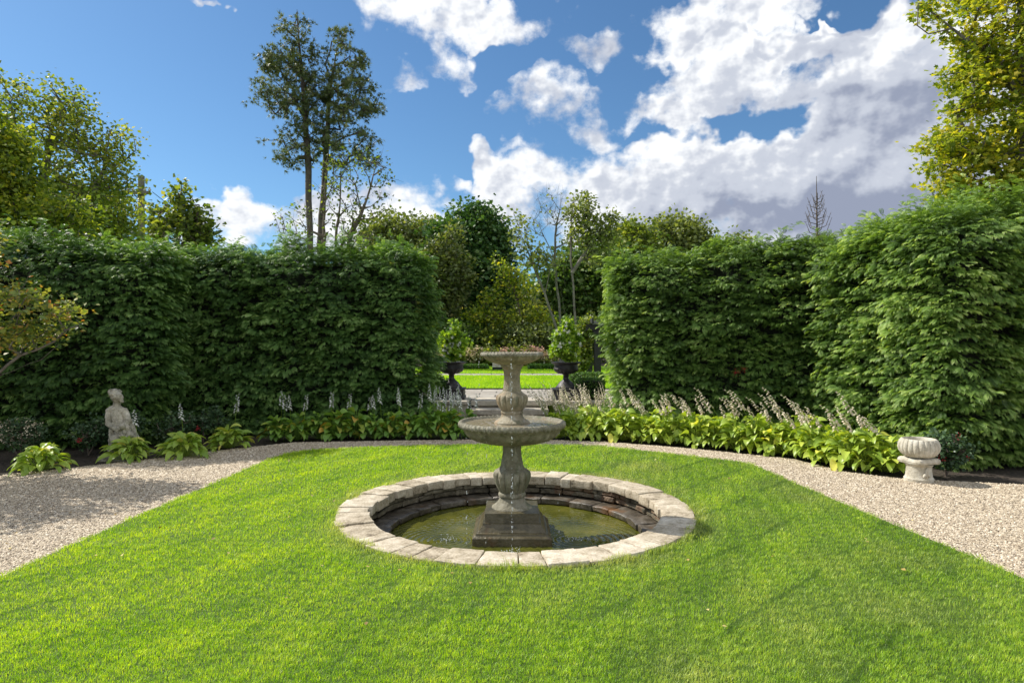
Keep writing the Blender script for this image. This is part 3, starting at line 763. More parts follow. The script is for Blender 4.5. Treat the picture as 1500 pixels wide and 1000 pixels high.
# ------------------------------------------------------------------ STEPS, LOW WALLS, URNS, PLANTER
def slab(name, x0, x1, y0, y1, z0, z1, mat, parent=None, bev=.012, amp=.006, cuts=6, seed=0):
    bm = bmesh.new(); box_bm(bm, x0, x1, y0, y1, z0, z1, bev); roughen(bm, amp, 3, seed, cuts)
    return finish(name, bm, mat, parent, smooth=True)
def build_steps():
    st = empty('stone_steps', (-.05, 13.2, 0), 'two broad worn stone steps rising to the paved terrace', 'steps')
    def sl(n, *a, **k):
        o = slab(n, *a, parent=st, **k); o.location = (.05, -13.2, 0); return o
    sl('riser', -.79, .70, 13.10, 14.0, -.06, .075, M_STEP, seed=5)
    sl('tread', -.85, .73, 13.0, 14.0, .08, .195, M_STEP, seed=1)
    sl('riser', -.78, .72, 13.45, 14.2, .198, .235, M_STEP, seed=6)
    sl('tread', -.84, .86, 13.38, 14.1, .237, .340, M_STEP, seed=2)
build_steps()
for sgn, (x0, x1), lab in ((-1, (-1.75, -.87), 'low stone wall under the left urn, left of the steps'), (1, (.88, 1.95), 'low stone wall under the right urn, right of the steps')):
    w = empty('low_wall', ((x0 + x1) / 2, 13.5, 0), lab, 'low wall')
    for nm, a in (('wall_body', (x0 + .03, x1 - .03, 13.18, 13.9, -.06, .28)), ('wall_cap', (x0, x1, 13.1, 14.0, .283, .35))):
        o = slab(nm, *a, mat=M_STEP, parent=w, seed=int(sgn * 7 + 9)); o.location = (-(x0 + x1) / 2, -13.5, 0)
def retaining(x0, x1, lab):
    w = slab('retaining_wall', x0, x1, 13.55, 13.715, -.06, .332, M_STEP, cuts=8); tag(w, lab, 'wall')
retaining(-9, -1.76, 'stone retaining wall running behind the left hedge'); retaining(1.96, 9, 'stone retaining wall running behind the right hedge')

def build_urn(x, y, lab):
    z0 = .35
    u = empty('iron_urn', (x, y, z0), lab, 'urn'); u.scale = (1.1, 1.1, 1.04)
    lathe('base_block', [(.262, 0), (.262, .05), (.245, .055), (.245, .185), (.262, .19), (.262, .215)], M_IRON, u, square=True)
    lathe('urn_foot', [(.20, .217), (.20, .245), (.175, .26), (.15, .30), (.115, .345), (.075, .38), (.055, .41), (.05, .44), (.062, .45), (.05, .46), (.055, .485), (.08, .505)], M_IRON, u, seg=40)
    g = gadroon(18, lambda i: {1: .04, 2: .07, 3: .05}.get(i, 0))
    lathe('urn_bowl', [(.07, .50), (.15, .515), (.205, .55), (.23, .59), (.235, .615), (.225, .625), (.225, .69), (.235, .70), (.27, .715), (.285, .73), (.285, .742), (.265, .745), (.23, .73), (.2, .71), (.02, .70)], M_IRON, u, seg=108, gad=g)
    return u
URN_L = build_urn(P(661.5, 0, 13.75)[0], 13.75, 'dark iron pedestal urn on the wall left of the steps')
URN_R = build_urn(P(829, 0, 13.6)[0], 13.6, 'dark iron pedestal urn on the wall right of the steps')

def build_planter():
    x, y = G(1349, 700)[:2]
    x, y = .0 + (1350 - 750) * 7.35 / F, 7.40
    p = empty('stone_planter', (x, y, -.03), 'pale ribbed stone bowl planter on a pedestal at the edge of the gravel', 'planter', rz=.3); p.scale = (.84, .84, 1.03)
    S2 = 7.35 / F
    def Z(py): return H - (py - 500) * S2 + .03 
    lathe('pedestal', [(.175, 0), (.18, .035), (.165, .05), (.16, .06), (.155, .10), (.152, .14), (.155, .17), (.17, .185), (.18, .195)], M_PALE, p, seg=48)
    bm = bmesh.new(); box_bm(bm, -.185, .185, -.185, .185, .196, .26, .03); roughen(bm, .006, 5, 3, 3); finish('pedestal_cap', bm, M_PALE, p, smooth=True)
    # small carved leaf on the pedestal face
    bm = bmesh.new()
    for (dx, dz, rx, rz, a) in ((-.05, .12, .022, .05, .2), (-.075, .09, .018, .038, .9), (-.025, .09, .018, .038, -.8), (-.05, .07, .014, .03, 0)):
        r = bmesh.ops.create_icosphere(bm, subdivisions=2, radius=1, matrix=Matrix.Translation((dx, -.158, dz)) @ Matrix.Rotation(a, 4, 'Y') @ Matrix.Diagonal((rx, .02, rz, 1)))
    finish('carved_leaf', bm, M_PALE, p, smooth=True)
    prof = [(.10, .262), (.15, .268), (.20, .29), (.235, .33), (.247, .37), (.243, .41), (.228, .445), (.21, .465), (.195, .468), (.185, .45), (.19, .41), (.05, .39)]
    g = gadroon(22, lambda i: {1: .03, 2: .06, 3: .075, 4: .08, 5: .075, 6: .06, 7: .03}.get(i, 0))
    lathe('bowl', prof, M_PALE, p, seg=264, gad=g)
build_planter()

# ------------------------------------------------------------------ LEAF TEMPLATES
DIA = ([(0, 0, 0), (.42, .45, .10), (0, 1, -.05), (-.42, .45, .10)], [(0, 1, 2), (0, 2, 3)])
NAR = ([(0, 0, 0), (.22, .5, .05), (0, 1, -.08), (-.22, .5, .05)], [(0, 1, 2), (0, 2, 3)])
def maple_leaf():
    pts = [(0, 0), (.35, .05), (.25, .25), (.55, .45), (.22, .55), (0, 1.0), (-.22, .55), (-.55, .45), (-.25, .25), (-.35, .05)]
    v = [(0, .4, .06)] + [(x, y, -.12 * abs(x)) for x, y in pts]
    f = [(0, i + 1, (i + 1) % 10 + 1) for i in range(10)]
    return v, f
MAP = maple_leaf()
def fan_spray():
    v = []; f = []
    def blade(bx, by, bz, ang, L, w, dz):
        i = len(v); c, s = math.sin(ang), math.cos(ang)
        v.extend([(bx, by, bz), (bx + c * L * .5 + s * w, by + s * L * .5 - c * w, bz + dz * .4), (bx + c * L, by + s * L, bz + dz), (bx + c * L * .5 - s * w, by + s * L * .5 + c * w, bz + dz * .4)])
        f.append((i, i + 1, i + 2)); f.append((i, i + 2, i + 3))
    blade(0, 0, 0, 0, 1.0, .032, -.22)
    for k, (t, L) in enumerate(((.06, .44), (.2, .52), (.34, .52), (.48, .46), (.62, .38), (.76, .28))):
        for sg in (-1, 1): blade(0, t, -.22 * t * t, sg * (.62 + .06 * k), L, .036, -.13 - .04 * k)
    return v, f
FAN = fan_spray()
def needle_tuft(n=12):
    rg = random.Random(1); v = []; f = []
    for k in range(n):
        a = rg.uniform(0, 6.28); t = rg.uniform(.1, 1.05); L = rg.uniform(.7, 1.0)
        d = Vector((math.sin(t) * math.cos(a), math.cos(t), math.sin(t) * math.sin(a))); q = d.orthogonal().normalized() * .06
        i = len(v); v.extend([tuple(-q), tuple(q), tuple(d * L)]); f.append((i, i + 1, i + 2))
    return v, f
NEED = needle_tuft()

def leaf_cloud(centers, crad, per, size, rg, tpl, up_bias=.5, tone_mu=.5, tone_sd=.2, flat=1.0, tone_of=None, droop=-.15):
    n = len(centers) * per
    c = np.repeat(centers, per, 0); cr = np.repeat(np.broadcast_to(crad, len(centers)), per)
    o = rg.normal(0, .5, (n, 3)); o[:, 2] *= flat
    p = c + o * cr[:, None]
    ax = rg.normal(0, 1, (n, 3)); ax[:, 2] = ax[:, 2] * .45 + droop; ax = norm(ax + norm(o) * .7)
    up = norm(rg.normal(0, 1, (n, 3)) * (1 - up_bias) + np.array([0, 0, 1.]) * up_bias)
    fr = frames(ax, up); s = size * rg.uniform(.65, 1.25, n)
    V, Fc = scatter(tpl[0], tpl[1], p, fr * s[:, None, None])
    base = np.repeat(rg.normal(0, tone_sd * .6, len(centers)), per)
    t = tone_mu + base + rg.normal(0, tone_sd, n)
    if tone_of is not None: t = t + tone_of(p)
    return V, Fc, np.repeat(np.clip(t, 0, 1), len(tpl[0]))

# ------------------------------------------------------------------ HEDGES
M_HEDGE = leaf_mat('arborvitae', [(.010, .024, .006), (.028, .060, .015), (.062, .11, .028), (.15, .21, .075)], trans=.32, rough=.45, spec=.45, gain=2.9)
M_HEDGE2 = leaf_mat('arborvitae_painted_sun', [(.012, .026, .006), (.040, .075, .016), (.088, .14, .032), (.20, .25, .085)], trans=.34, rough=.45, spec=.45, gain=2.75)  # lighter copy of the hedge foliage, sunlight put into its colour
M_CORE = simple_mat('hedge_core_shade', [(.004, .006, .003), (.008, .013, .006), (.018, .022, .012)], 9, .95, .8, 20)  # near-black filler colour standing in for shade inside the hedge

def hedge(label, x0, y0, x1, y1, thick, hfun, mat, seed, dens=150, size=.108, mu=.45, backs=.35):
    """row of clipped arborvitae from (x0,y0) to (x1,y1) along its front line"""
    rg = np.random.RandomState(seed)
    L = math.hypot(x1 - x0, y1 - y0); ux, uy = (x1 - x0) / L, (y1 - y0) / L; nx, ny = uy, -ux     # front normal, toward camera
    root = empty('hedge', (x0, y0, 0), label, 'hedge')
    hm = hfun(.5)
    faces = [('f', L * hm, 1.0), ('b', L * hm, backs), ('t', L * thick, 1.0), ('e0', thick * hm, 1.0), ('e1', thick * hm, 1.0)]
    PP = []; NN = []; D = []
    for k, area, w in faces:
        n = int(area * dens * w)
        a = rg.rand(n); c = rg.rand(n)
        if k in 'fb':
            s = a * L; h = hfun(a) * c; d = np.zeros(n) if k == 'f' else np.full(n, thick); nl = np.array([0, -1, 0.]) if k == 'f' else np.array([0, 1, 0.])
        elif k == 't':
            s = a * L; d = c * thick; h = hfun(a); nl = np.array([0, 0, 1.])
        else:
            s = np.zeros(n) if k == 'e0' else np.full(n, L); d = a * thick; h = hfun(s / L) * c; nl = np.array([-1 if k == 'e0' else 1, 0, 0.])
        q = np.stack([s, d, h], 1); NN.append(np.repeat(nl[None], n, 0)); PP.append(q)
    q = np.concatenate(PP); nl = np.concatenate(NN)
    # round the long edges
    hh = hfun(q[:, 0] / L); fz = np.clip((q[:, 2] - (hh - .45)) / .45, 0, 1)
    cen = thick / 2
    q[:, 1] = cen + (q[:, 1] - cen) * (1 - .30 * fz ** 2)
    fe = np.clip((.35 - np.minimum(q[:, 0], L - q[:, 0])) / .35, 0, 1)
    q[:, 1] = cen + (q[:, 1] - cen) * (1 - .14 * fe ** 2)
    nl = norm(nl + np.stack([0 * fz, 0 * fz, fz * .9], 1))
    lump = fnoise(q, seed + 3, 2, .75) * .16 + np.abs(np.cos(q[:, 0] * np.pi / .95 + seed + .4 * np.sin(q[:, 2] * 2))) * .13 + fnoise(q * np.array([1, 1, 1.7]), seed + 8, 2, 1.9) * .10
    top_l = fnoise(q * np.array([1, 1, 0]), seed + 12, 3, .8) * .15
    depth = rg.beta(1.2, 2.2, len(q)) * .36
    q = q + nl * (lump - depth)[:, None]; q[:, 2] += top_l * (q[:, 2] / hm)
    # spikes of new growth along the top
    spike = (nl[:, 2] > .75) & (rg.rand(len(q)) < .16); q[:, 2] += spike * rg.uniform(0, 1, len(q)) ** 2 * .34 * (.5 + np.maximum(0, fnoise(q, seed + 30, 1, 2.2)))
    # every surface point is a small flat branch carrying a layer of drooping sprays
    K = 9; nb = len(q); hz = nl * np.array([1, 1, .35]) + rg.normal(0, .42, q.shape) * np.array([1, 1, .5]); bd = norm(hz + np.array([0, 0, .06]))
    bu = norm(np.array([0, 0, 1.]) + rg.normal(0, .22, q.shape) + nl * .30)
    bl = norm(np.cross(bd, bu)); bsz = rg.uniform(.7, 1.35, nb)
    along = np.tile(np.linspace(-.09, .15, K), nb); side = np.tile(np.array([0, 1, -1, 1, -1, .8, -.8, .5, 0]) * .075, nb)
    rp_ = lambda a_: np.repeat(a_, K, 0)
    bs = rp_(bsz); qq = rp_(q) + rp_(bd) * (along * bs)[:, None] + rp_(bl) * (side * bs * (1.1 - along * 3))[:, None] + rg.normal(0, .012, (nb * K, 3)) - np.array([0, 0, 1.]) * (np.abs(side) * .5 + np.maximum(along, 0) * .35)[:, None]
    qq[:, 2] = np.maximum(qq[:, 2], .03)
    ax = norm(rp_(bd) + rp_(bl) * (np.sign(side) * .6)[:, None] + rg.normal(0, .16, qq.shape) + np.array([0, 0, -.10])); up = norm(rp_(bu) + rg.normal(0, .22, qq.shape))
    toW = np.array([[ux, -nx, 0], [uy, -ny, 0], [0, 0, 1.]])   # local (s,d,z) -> world xy
    pos = qq @ toW.T; axw = ax @ toW.T; upw = up @ toW.T
    sz = size * rg.uniform(.6, 1.25, len(qq)) * bs
    V, Fc = scatter(FAN[0], FAN[1], pos, frames(axw, upw) * sz[:, None, None])
    t = mu + .16 * fnoise(q, seed + 20, 2, .8) + .10 * fnoise(q, seed + 22, 2, 3) + rg.normal(0, .14, nb) - depth * .9  # deeper sprays toned darker, shade of the gaps painted in
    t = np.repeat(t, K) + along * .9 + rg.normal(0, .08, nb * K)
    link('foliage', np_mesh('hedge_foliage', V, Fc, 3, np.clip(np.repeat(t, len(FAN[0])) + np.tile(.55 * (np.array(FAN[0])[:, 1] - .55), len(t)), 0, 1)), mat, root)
    # near-black core added to fill the inside, painted as inner shade
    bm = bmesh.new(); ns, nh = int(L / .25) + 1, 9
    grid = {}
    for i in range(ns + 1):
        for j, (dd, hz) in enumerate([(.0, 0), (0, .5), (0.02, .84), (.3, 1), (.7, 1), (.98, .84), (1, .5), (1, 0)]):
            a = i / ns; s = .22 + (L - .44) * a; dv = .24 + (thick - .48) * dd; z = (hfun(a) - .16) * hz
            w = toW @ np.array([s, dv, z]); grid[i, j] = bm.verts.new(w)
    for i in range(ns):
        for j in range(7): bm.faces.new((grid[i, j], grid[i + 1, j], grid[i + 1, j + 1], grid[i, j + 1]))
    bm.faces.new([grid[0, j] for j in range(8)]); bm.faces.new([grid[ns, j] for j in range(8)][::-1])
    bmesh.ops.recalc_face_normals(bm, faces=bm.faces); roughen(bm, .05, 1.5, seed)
    finish('dark_core', bm, M_CORE, root)
    return root
A = np.asarray
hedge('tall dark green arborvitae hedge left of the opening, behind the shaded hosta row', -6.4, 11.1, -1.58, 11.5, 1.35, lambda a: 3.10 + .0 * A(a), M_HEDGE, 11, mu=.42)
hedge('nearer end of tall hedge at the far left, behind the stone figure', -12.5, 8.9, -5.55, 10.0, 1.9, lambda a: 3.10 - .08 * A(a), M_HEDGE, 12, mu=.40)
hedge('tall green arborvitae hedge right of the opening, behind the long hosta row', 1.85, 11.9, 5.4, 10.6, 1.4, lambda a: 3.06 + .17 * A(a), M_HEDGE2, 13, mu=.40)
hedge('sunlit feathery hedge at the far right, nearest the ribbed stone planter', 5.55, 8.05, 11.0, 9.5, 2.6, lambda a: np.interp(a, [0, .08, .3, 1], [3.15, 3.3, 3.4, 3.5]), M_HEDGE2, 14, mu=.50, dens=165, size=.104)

# ------------------------------------------------------------------ TREES
def skeleton(trunks, attr, rg, step=.5, up_pen=1.4, jit=.10, r_tip=.012, expo=.42, r_max=None):
    """trunks: list of polylines (lists of xyz). returns edges arrays"""
    nodes = []; par = []
    for tl in trunks:
        prev = -1
        for a, c in zip(tl, tl[1:]):
            a = np.array(a, float); c = np.array(c, float); k = max(1, int(np.linalg.norm(c - a) / step))
            if prev == -1: nodes.append(a); par.append(-1); prev = len(nodes) - 1
            for j in range(1, k + 1):
                nodes.append(a + (c - a) * j / k + (rg.normal(0, jit * .15, 3) if j < k else 0)); par.append(prev); prev = len(nodes) - 1
    N = np.array(nodes); ntr = len(N)
    buf = np.zeros((len(N) + len(attr) * 14, 3)); buf[:len(N)] = N; cnt = len(N); par = par + [0] * (len(buf) - len(par))
    d0 = np.min(np.linalg.norm(attr[:, None] - N[None], axis=2), axis=1); order = np.argsort(d0)
    tips = []
    for ai in order:
        p = attr[ai]; nn = buf[:cnt]; dv = p - nn; dist = np.linalg.norm(dv, axis=1); hz = np.linalg.norm(dv[:, :2], axis=1)
        cost = dist + up_pen * np.maximum(0, .45 * hz - dv[:, 2])
        i = int(np.argmin(cost)); a = nn[i].copy(); L = dist[i]; k = int(min(12, max(1, round(L / step)))); prev = i
        bow = np.array([0, 0, 1.]) * (-.12 * L) * (hz[i] / (L + 1e-6))
        for j in range(1, k + 1):
            t = j / k; q = a + (p - a) * t + bow * math.sin(math.pi * t) * .6 + (rg.normal(0, jit, 3) * (L / k) if j < k else 0)
            buf[cnt] = q; par[cnt] = prev; prev = cnt; cnt += 1
        tips.append(prev)
    w = np.zeros(cnt)
    for t in tips: w[t] += 1
    for i in range(cnt - 1, -1, -1):
        if par[i] >= 0: w[par[i]] += w[i]
    w = np.maximum(w, .5)
    rad = r_tip * w ** expo
    if r_max is not None:
        # rescale so the base has r_max
        rad = rad * np.interp(w / w.max(), [0, .2, 1], [1, 1, r_max / rad[0]])
    ch = np.array([i for i in range(cnt) if par[i] >= 0]); pa = np.array([par[i] for i in ch])
    return buf[pa], buf[ch], rad[pa], rad[ch], buf[:cnt]

def blob_points(blobs, n, rg, shell=.45):
    vol = np.array([b[3] * b[4] * b[5] for b in blobs]) ** .8; vol /= vol.sum()
    k = rg.choice(len(blobs), n, p=vol); b = np.array(blobs)[k]
    d = norm(rg.normal(0, 1, (n, 3))); r = rg.uniform(shell ** 3, 1, n) ** (1 / 3)
    return b[:, :3] + d * r[:, None] * b[:, 3:6]
def PB(px, py, d, rw, rh, rd=None):
    x, y, z = P(px, py, d); return (x, y, z, rw * d / F, (rd if rd is not None else rw) * d / F, rh * d / F)

def tree(name, label, cat, trunks, blobs, n_cl, per, crad, lsize, leafmat, barkmat, seed, tpl=DIA, r_base=.2, group=None, step=.5, shell=.45, mu=.5, sd=.2, flat=.8,
         up_bias=.5, r_tip=.010, expo=.42, leafy=1.0, jit=.10, tone_of=None, sides=6, extra_twigs=0, up_pen=1.4):
    rg = np.random.RandomState(seed)
    base = trunks[0][0]
    root = empty(name, base, label, cat, group)
    off = -np.array(base)
    attr = blob_points(blobs, n_cl, rg, shell)
    A_, B_, ra, rb, nodes = skeleton(trunks, attr, rg, step, r_tip=r_tip, expo=expo, r_max=r_base, jit=jit, up_pen=up_pen)
    if extra_twigs:
        e = attr[rg.choice(len(attr), extra_twigs)]; d = norm(rg.normal(0, 1, (extra_twigs, 3)) + np.array([0, 0, .9])) * crad * rg.uniform(.6, 1.5, (extra_twigs, 1))
        A_ = np.concatenate([A_, e]); B_ = np.concatenate([B_, e + d]); ra = np.concatenate([ra, np.full(extra_twigs, r_tip * .7)]); rb = np.concatenate([rb, np.full(extra_twigs, r_tip * .3)])
    V, Fc = tube_edges(A_, B_, ra, rb, sides)
    link('trunk', np_mesh('trunk', V + off, Fc, 4, smooth=True), barkmat, root)
    if per:
        keep = attr[rg.rand(len(attr)) < leafy] if leafy < 1 else attr
        V, Fc, t = leaf_cloud(keep, crad, per, lsize, rg, tpl, up_bias=up_bias, tone_mu=mu, tone_sd=sd, flat=flat, tone_of=tone_of)
        link('crown', np_mesh('crown', V + off, Fc, 3, t), leafmat, root)
    return root

L_YG = leaf_mat('yellow_green_leaves', [(.035, .055, .014), (.09, .13, .024), (.17, .20, .038), (.30, .28, .07)], .42, .5, gain=1.7)
L_MAPLE = leaf_mat('maple_leaves', [(.03, .055, .010), (.10, .145, .018), (.22, .25, .028), (.42, .36, .05)], .46, .5, gain=1.65)
L_MID = leaf_mat('mid_green_leaves', [(.02, .045, .012), (.045, .09, .02), (.08, .14, .03), (.15, .19, .06)], .32, .5)
L_DARK = leaf_mat('dark_green_leaves', [(.012, .035, .012), (.03, .075, .022), (.055, .115, .03), (.10, .15, .05)], .28, .5)
L_OLIVE = leaf_mat('olive_leaves', [(.04, .055, .02), (.085, .11, .036), (.14, .17, .055), (.23, .25, .10)], .35, .55, gain=1.8)
L_BRONZE = leaf_mat('bronze_leaves', [(.04, .055, .02), (.09, .115, .04), (.15, .175, .06), (.24, .21, .08)], .35, .55)
L_PINE = leaf_mat('pine_needles', [(.03, .045, .022), (.06, .08, .035), (.10, .12, .055), (.18, .19, .09)], .3, .5, gain=1.9)
L_RED = leaf_mat('turning_leaves', [(.05, .08, .025), (.11, .16, .04), (.24, .24, .05), (.38, .12, .04)], .35, .5)
L_URN = leaf_mat('vine_leaves', [(.04, .09, .012), (.11, .19, .02), (.20, .28, .035), (.32, .38, .06)], .45, .45, gain=1.8)

def pines():
    d = 35.0
    g = 'tall pines rising behind the left hedge'
    A1 = [PB(432, 60, d, 30, 48), PB(418, 130, d, 44, 50), PB(405, 150, d, 38, 18), PB(440, 190, d, 34, 45), PB(452, 120, d, 30, 60), PB(410, 95, d, 35, 22), PB(432, 232, d, 30, 18), PB(400,205,d,22,10)]
    tree('pine_tree', 'taller tall bare trunked pine, the left of the pair behind the hedge', 'tree',
         [[P(455, 470, d), P(454, 360, d), P(452, 250, d), P(446, 150, d), P(438, 60, d), P(435, 14, d)]], A1, 280, 11, .34, .27, L_PINE, M_BARKP, 101, tpl=NEED, r_base=.17, step=.7, mu=.45, sd=.18, flat=.55, r_tip=.014, group=g, shell=.2, up_pen=.3)
    A2 = [PB(500, 90, d, 34, 42), PB(530, 95, d, 18, 20), PB(515, 150, d, 45, 40), PB(505, 210, d, 48, 35), PB(545, 165, d, 20, 14), PB(545, 235, d, 26, 12), PB(480, 160, d, 25, 60), PB(520, 125, d, 26, 30), PB(500, 55, d, 16, 16)]
    tree('pine_tree', 'second pine with a slightly leaning trunk, the right of the pair', 'tree',
         [[P(470, 470, d + 1), P(468, 360, d + 1), P(476, 250, d + 1), P(482, 150, d + 1), P(492, 80, d + 1), P(498, 48, d + 1)]], A2, 280, 11, .34, .27, L_PINE, M_BARKP, 102, tpl=NEED, r_base=.16, step=.7, mu=.48, sd=.18, flat=.55, r_tip=.014, group=g, shell=.2, up_pen=.3)
    d = 30
    tree('bare_tree', 'thin multi stemmed tree with sparse leaves at the foot of the pines', 'tree',
         [[P(490, 470, d), P(492, 350, d), P(498, 300, d), P(500, 240, d)], [P(505, 470, d), P(512, 350, d), P(538, 290, d), P(552, 240, d)], [P(470, 470, d), P(474, 330, d), P(478, 240, d), P(484, 205, d)], [P(520, 470, d), P(500, 360, d), P(530, 310, d), P(520, 270, d)]],
         [PB(500, 280, d, 30, 60), PB(550, 250, d, 26, 40), PB(480, 280, d, 16, 60), PB(520, 330, d, 40, 30), PB(430, 330, d, 28, 28), PB(565, 300, d, 16, 20)], 190, 8, .42, .15, L_YG, M_BARK, 103, r_base=.10, mu=.22, r_tip=.010, extra_twigs=240, leafy=.8, flat=1, jit=.14)
pines()

def trees():
    d = 20
    tree('broadleaf_tree', 'large open crowned yellowish green tree rising behind the left hedge', 'tree',
         [[P(90, 560, d), P(95, 400, d), P(60, 280, d), P(75, 190, d), P(90, 150, d)], [P(60, 280, d), P(30, 220, d), P(15, 150, d)], [P(95, 400, d), P(130, 300, d), P(160, 230, d)]],
         [PB(80, 150, d, 46, 28), PB(110, 190, d, 60, 30), PB(50, 220, d, 55, 35), PB(160, 215, d, 38, 30), PB(130, 250, d, 60, 35), PB(175, 265, d, 30, 30), PB(15, 135, d, 26, 34), PB(5, 175, d, 30, 35), PB(100, 300, d, 90, 35)], 330, 28, .38, .12, L_YG, M_BARKG, 111, r_base=.24, mu=.48, up_bias=.55)
    d = 15.5
    tree('broadleaf_tree', 'bright green dense tree at the left edge above the hedge', 'tree',
         [[P(-10, 600, d), P(-5, 400, d), P(5, 300, d), P(0, 230, d)]],
         [PB(5, 250, d, 42, 55), PB(-20, 200, d, 45, 50), PB(30, 310, d, 45, 35), PB(90, 320, d, 50, 26), PB(-40, 300, d, 60, 50)], 170, 80, .40, .11, L_MAPLE, M_BARK, 112, r_base=.2, mu=.36)
    d = 22
    tree('broadleaf_tree', 'yellow green tree just left of the utility pole', 'tree',
         [[P(120, 560, d), P(125, 400, d), P(128, 320, d)]],
         [PB(120, 300, d, 50, 36), PB(165, 310, d, 36, 34), PB(80, 310, d, 40, 36), PB(130, 340, d, 70, 26)], 150, 60, .5, .13, L_YG, M_BARK, 113, r_base=.18, mu=.5)
    d = 17
    tree('young_tree', 'small mid green tree with upright shoots right of the utility pole', 'tree',
         [[P(262, 600, d), P(260, 400, d), P(262, 330, d), P(262, 285, d)], [P(260, 400, d), P(285, 330, d), P(292, 300, d)], [P(260, 400, d), P(235, 340, d), P(232, 310, d)]],
         [PB(262, 285, d, 12, 18), PB(275, 300, d, 20, 22), PB(250, 320, d, 28, 22), PB(290, 325, d, 22, 22), PB(235, 335, d, 22, 18), PB(270, 345, d, 44, 20)], 110, 26, .27, .13, L_YG, M_BARK, 114, r_base=.10, mu=.34, extra_twigs=60)
    # centre
    d = 46
    tree('broadleaf_tree', 'rounded olive green tree with loose crown left of the dark round one', 'tree',
         [[P(590, 540, d), P(592, 420, d), P(594, 360, d)]],
         [PB(590, 345, d, 50, 30), PB(560, 360, d, 36, 26), PB(625, 350, d, 36, 26), PB(590, 385, d, 60, 30), PB(650, 365, d, 26, 28)], 230, 70, .9, .27, L_OLIVE, M_BARK, 121, r_base=.4, mu=.45, extra_twigs=200, step=1)
    d = 42
    tree('broadleaf_tree', 'dense dark green round crowned tree in the middle of the gap', 'tree',
         [[P(688, 545, d), P(688, 440, d), P(690, 380, d), P(690, 340, d)], [P(688, 440, d), P(660, 390, d)], [P(688, 440, d), P(720, 390, d)]],
         [PB(690, 330, d, 36, 28), PB(670, 350, d, 40, 30), PB(712, 355, d, 36, 34), PB(690, 385, d, 60, 36), PB(660, 420, d, 38, 40), PB(715, 425, d, 36, 36), PB(690, 450, d, 50, 40)], 330, 90, .85, .27, L_DARK, M_BARKG, 122, r_base=.35, mu=.55, step=1)
    d = 36
    tree('broadleaf_tree', 'bronze tinted loose tree between the olive tree and dark round tree', 'tree',
         [[P(650, 545, d), P(648, 450, d), P(646, 390, d)]],
         [PB(646, 380, d, 28, 30), PB(655, 410, d, 30, 34), PB(640, 440, d, 26, 40), PB(662, 350, d, 14, 14)], 130, 60, .65, .22, L_BRONZE, M_BARKG, 123, r_base=.16, mu=.35, extra_twigs=90, step=.8)
    d = 34.5
    tree('broadleaf_tree', 'yellow green leafy small tree below and right of the dark round tree', 'tree',
         [[P(772, 545, d), P(768, 490, d), P(758, 440, d), P(748, 410, d)], [P(768, 490, d), P(735, 462, d), P(712, 445, d)], [P(768, 490, d), P(790, 465, d)]],
         [PB(748, 405, d, 20, 18), PB(735, 380, d, 10, 12), PB(772, 432, d, 22, 14), PB(722, 440, d, 20, 12), PB(700, 462, d, 22, 12), PB(790, 470, d, 22, 14), PB(745, 470, d, 30, 12)], 120, 30, .50, .17, L_MAPLE, M_BARK, 124, r_base=.07, mu=.42)
    d = 28
    tree('bare_tree', 'leaning thin tree with sparse leaves right of the yellow green one', 'tree',
         [[P(830, 560, d), P(815, 480, d), P(798, 430, d), P(780, 385, d), P(765, 350, d), P(752, 312, d)], [P(798, 430, d), P(806, 390, d), P(812, 370, d)], [P(780, 385, d), P(770, 345, d), P(778, 315, d)]],
         [PB(762, 340, d, 18, 32), PB(780, 375, d, 22, 18), PB(802, 385, d, 20, 12)], 90, 8, .35, .17, L_OLIVE, M_BARKG, 125, r_base=.055, mu=.5, extra_twigs=170, leafy=.8, r_tip=.005, jit=.14)
    d = 27
    tree('bare_tree', 'twin stemmed tree with bare left twigs and leafy right side', 'tree',
         [[P(846, 560, d), P(843, 470, d), P(838, 400, d), P(836, 340, d), P(840, 285, d)], [P(832, 560, d), P(828, 460, d), P(815, 400, d), P(800, 350, d), P(790, 310, d)], [P(838, 400, d), P(865, 360, d), P(885, 335, d)], [P(828, 420, d), P(822, 350, d), P(815, 290, d)]],
         [PB(850, 305, d, 22, 22), PB(878, 330, d, 28, 24), PB(890, 345, d, 18, 18), PB(855, 345, d, 26, 20), PB(870, 375, d, 22, 14)], 170, 15, .30, .15, L_OLIVE, M_BARKG, 126, r_base=.07, mu=.5, extra_twigs=190, r_tip=.0045, jit=.14)
    tree('bare_tree', 'almost leafless grey tree crown beside the twin stemmed tree', 'tree',
         [[P(822, 560, d + 2), P(820, 460, d + 2), P(812, 380, d + 2), P(815, 330, d + 2), P(822, 285, d + 2)], [P(812, 380, d + 2), P(790, 330, d + 2)]],
         [PB(815, 305, d + 2, 32, 28), PB(790, 320, d + 2, 18, 26), PB(832, 330, d + 2, 20, 30)], 90, 2, .4, .14, L_OLIVE, M_BARKG, 127, r_base=.055, mu=.5, extra_twigs=330, leafy=.4, r_tip=.005, jit=.16)
    d = 40
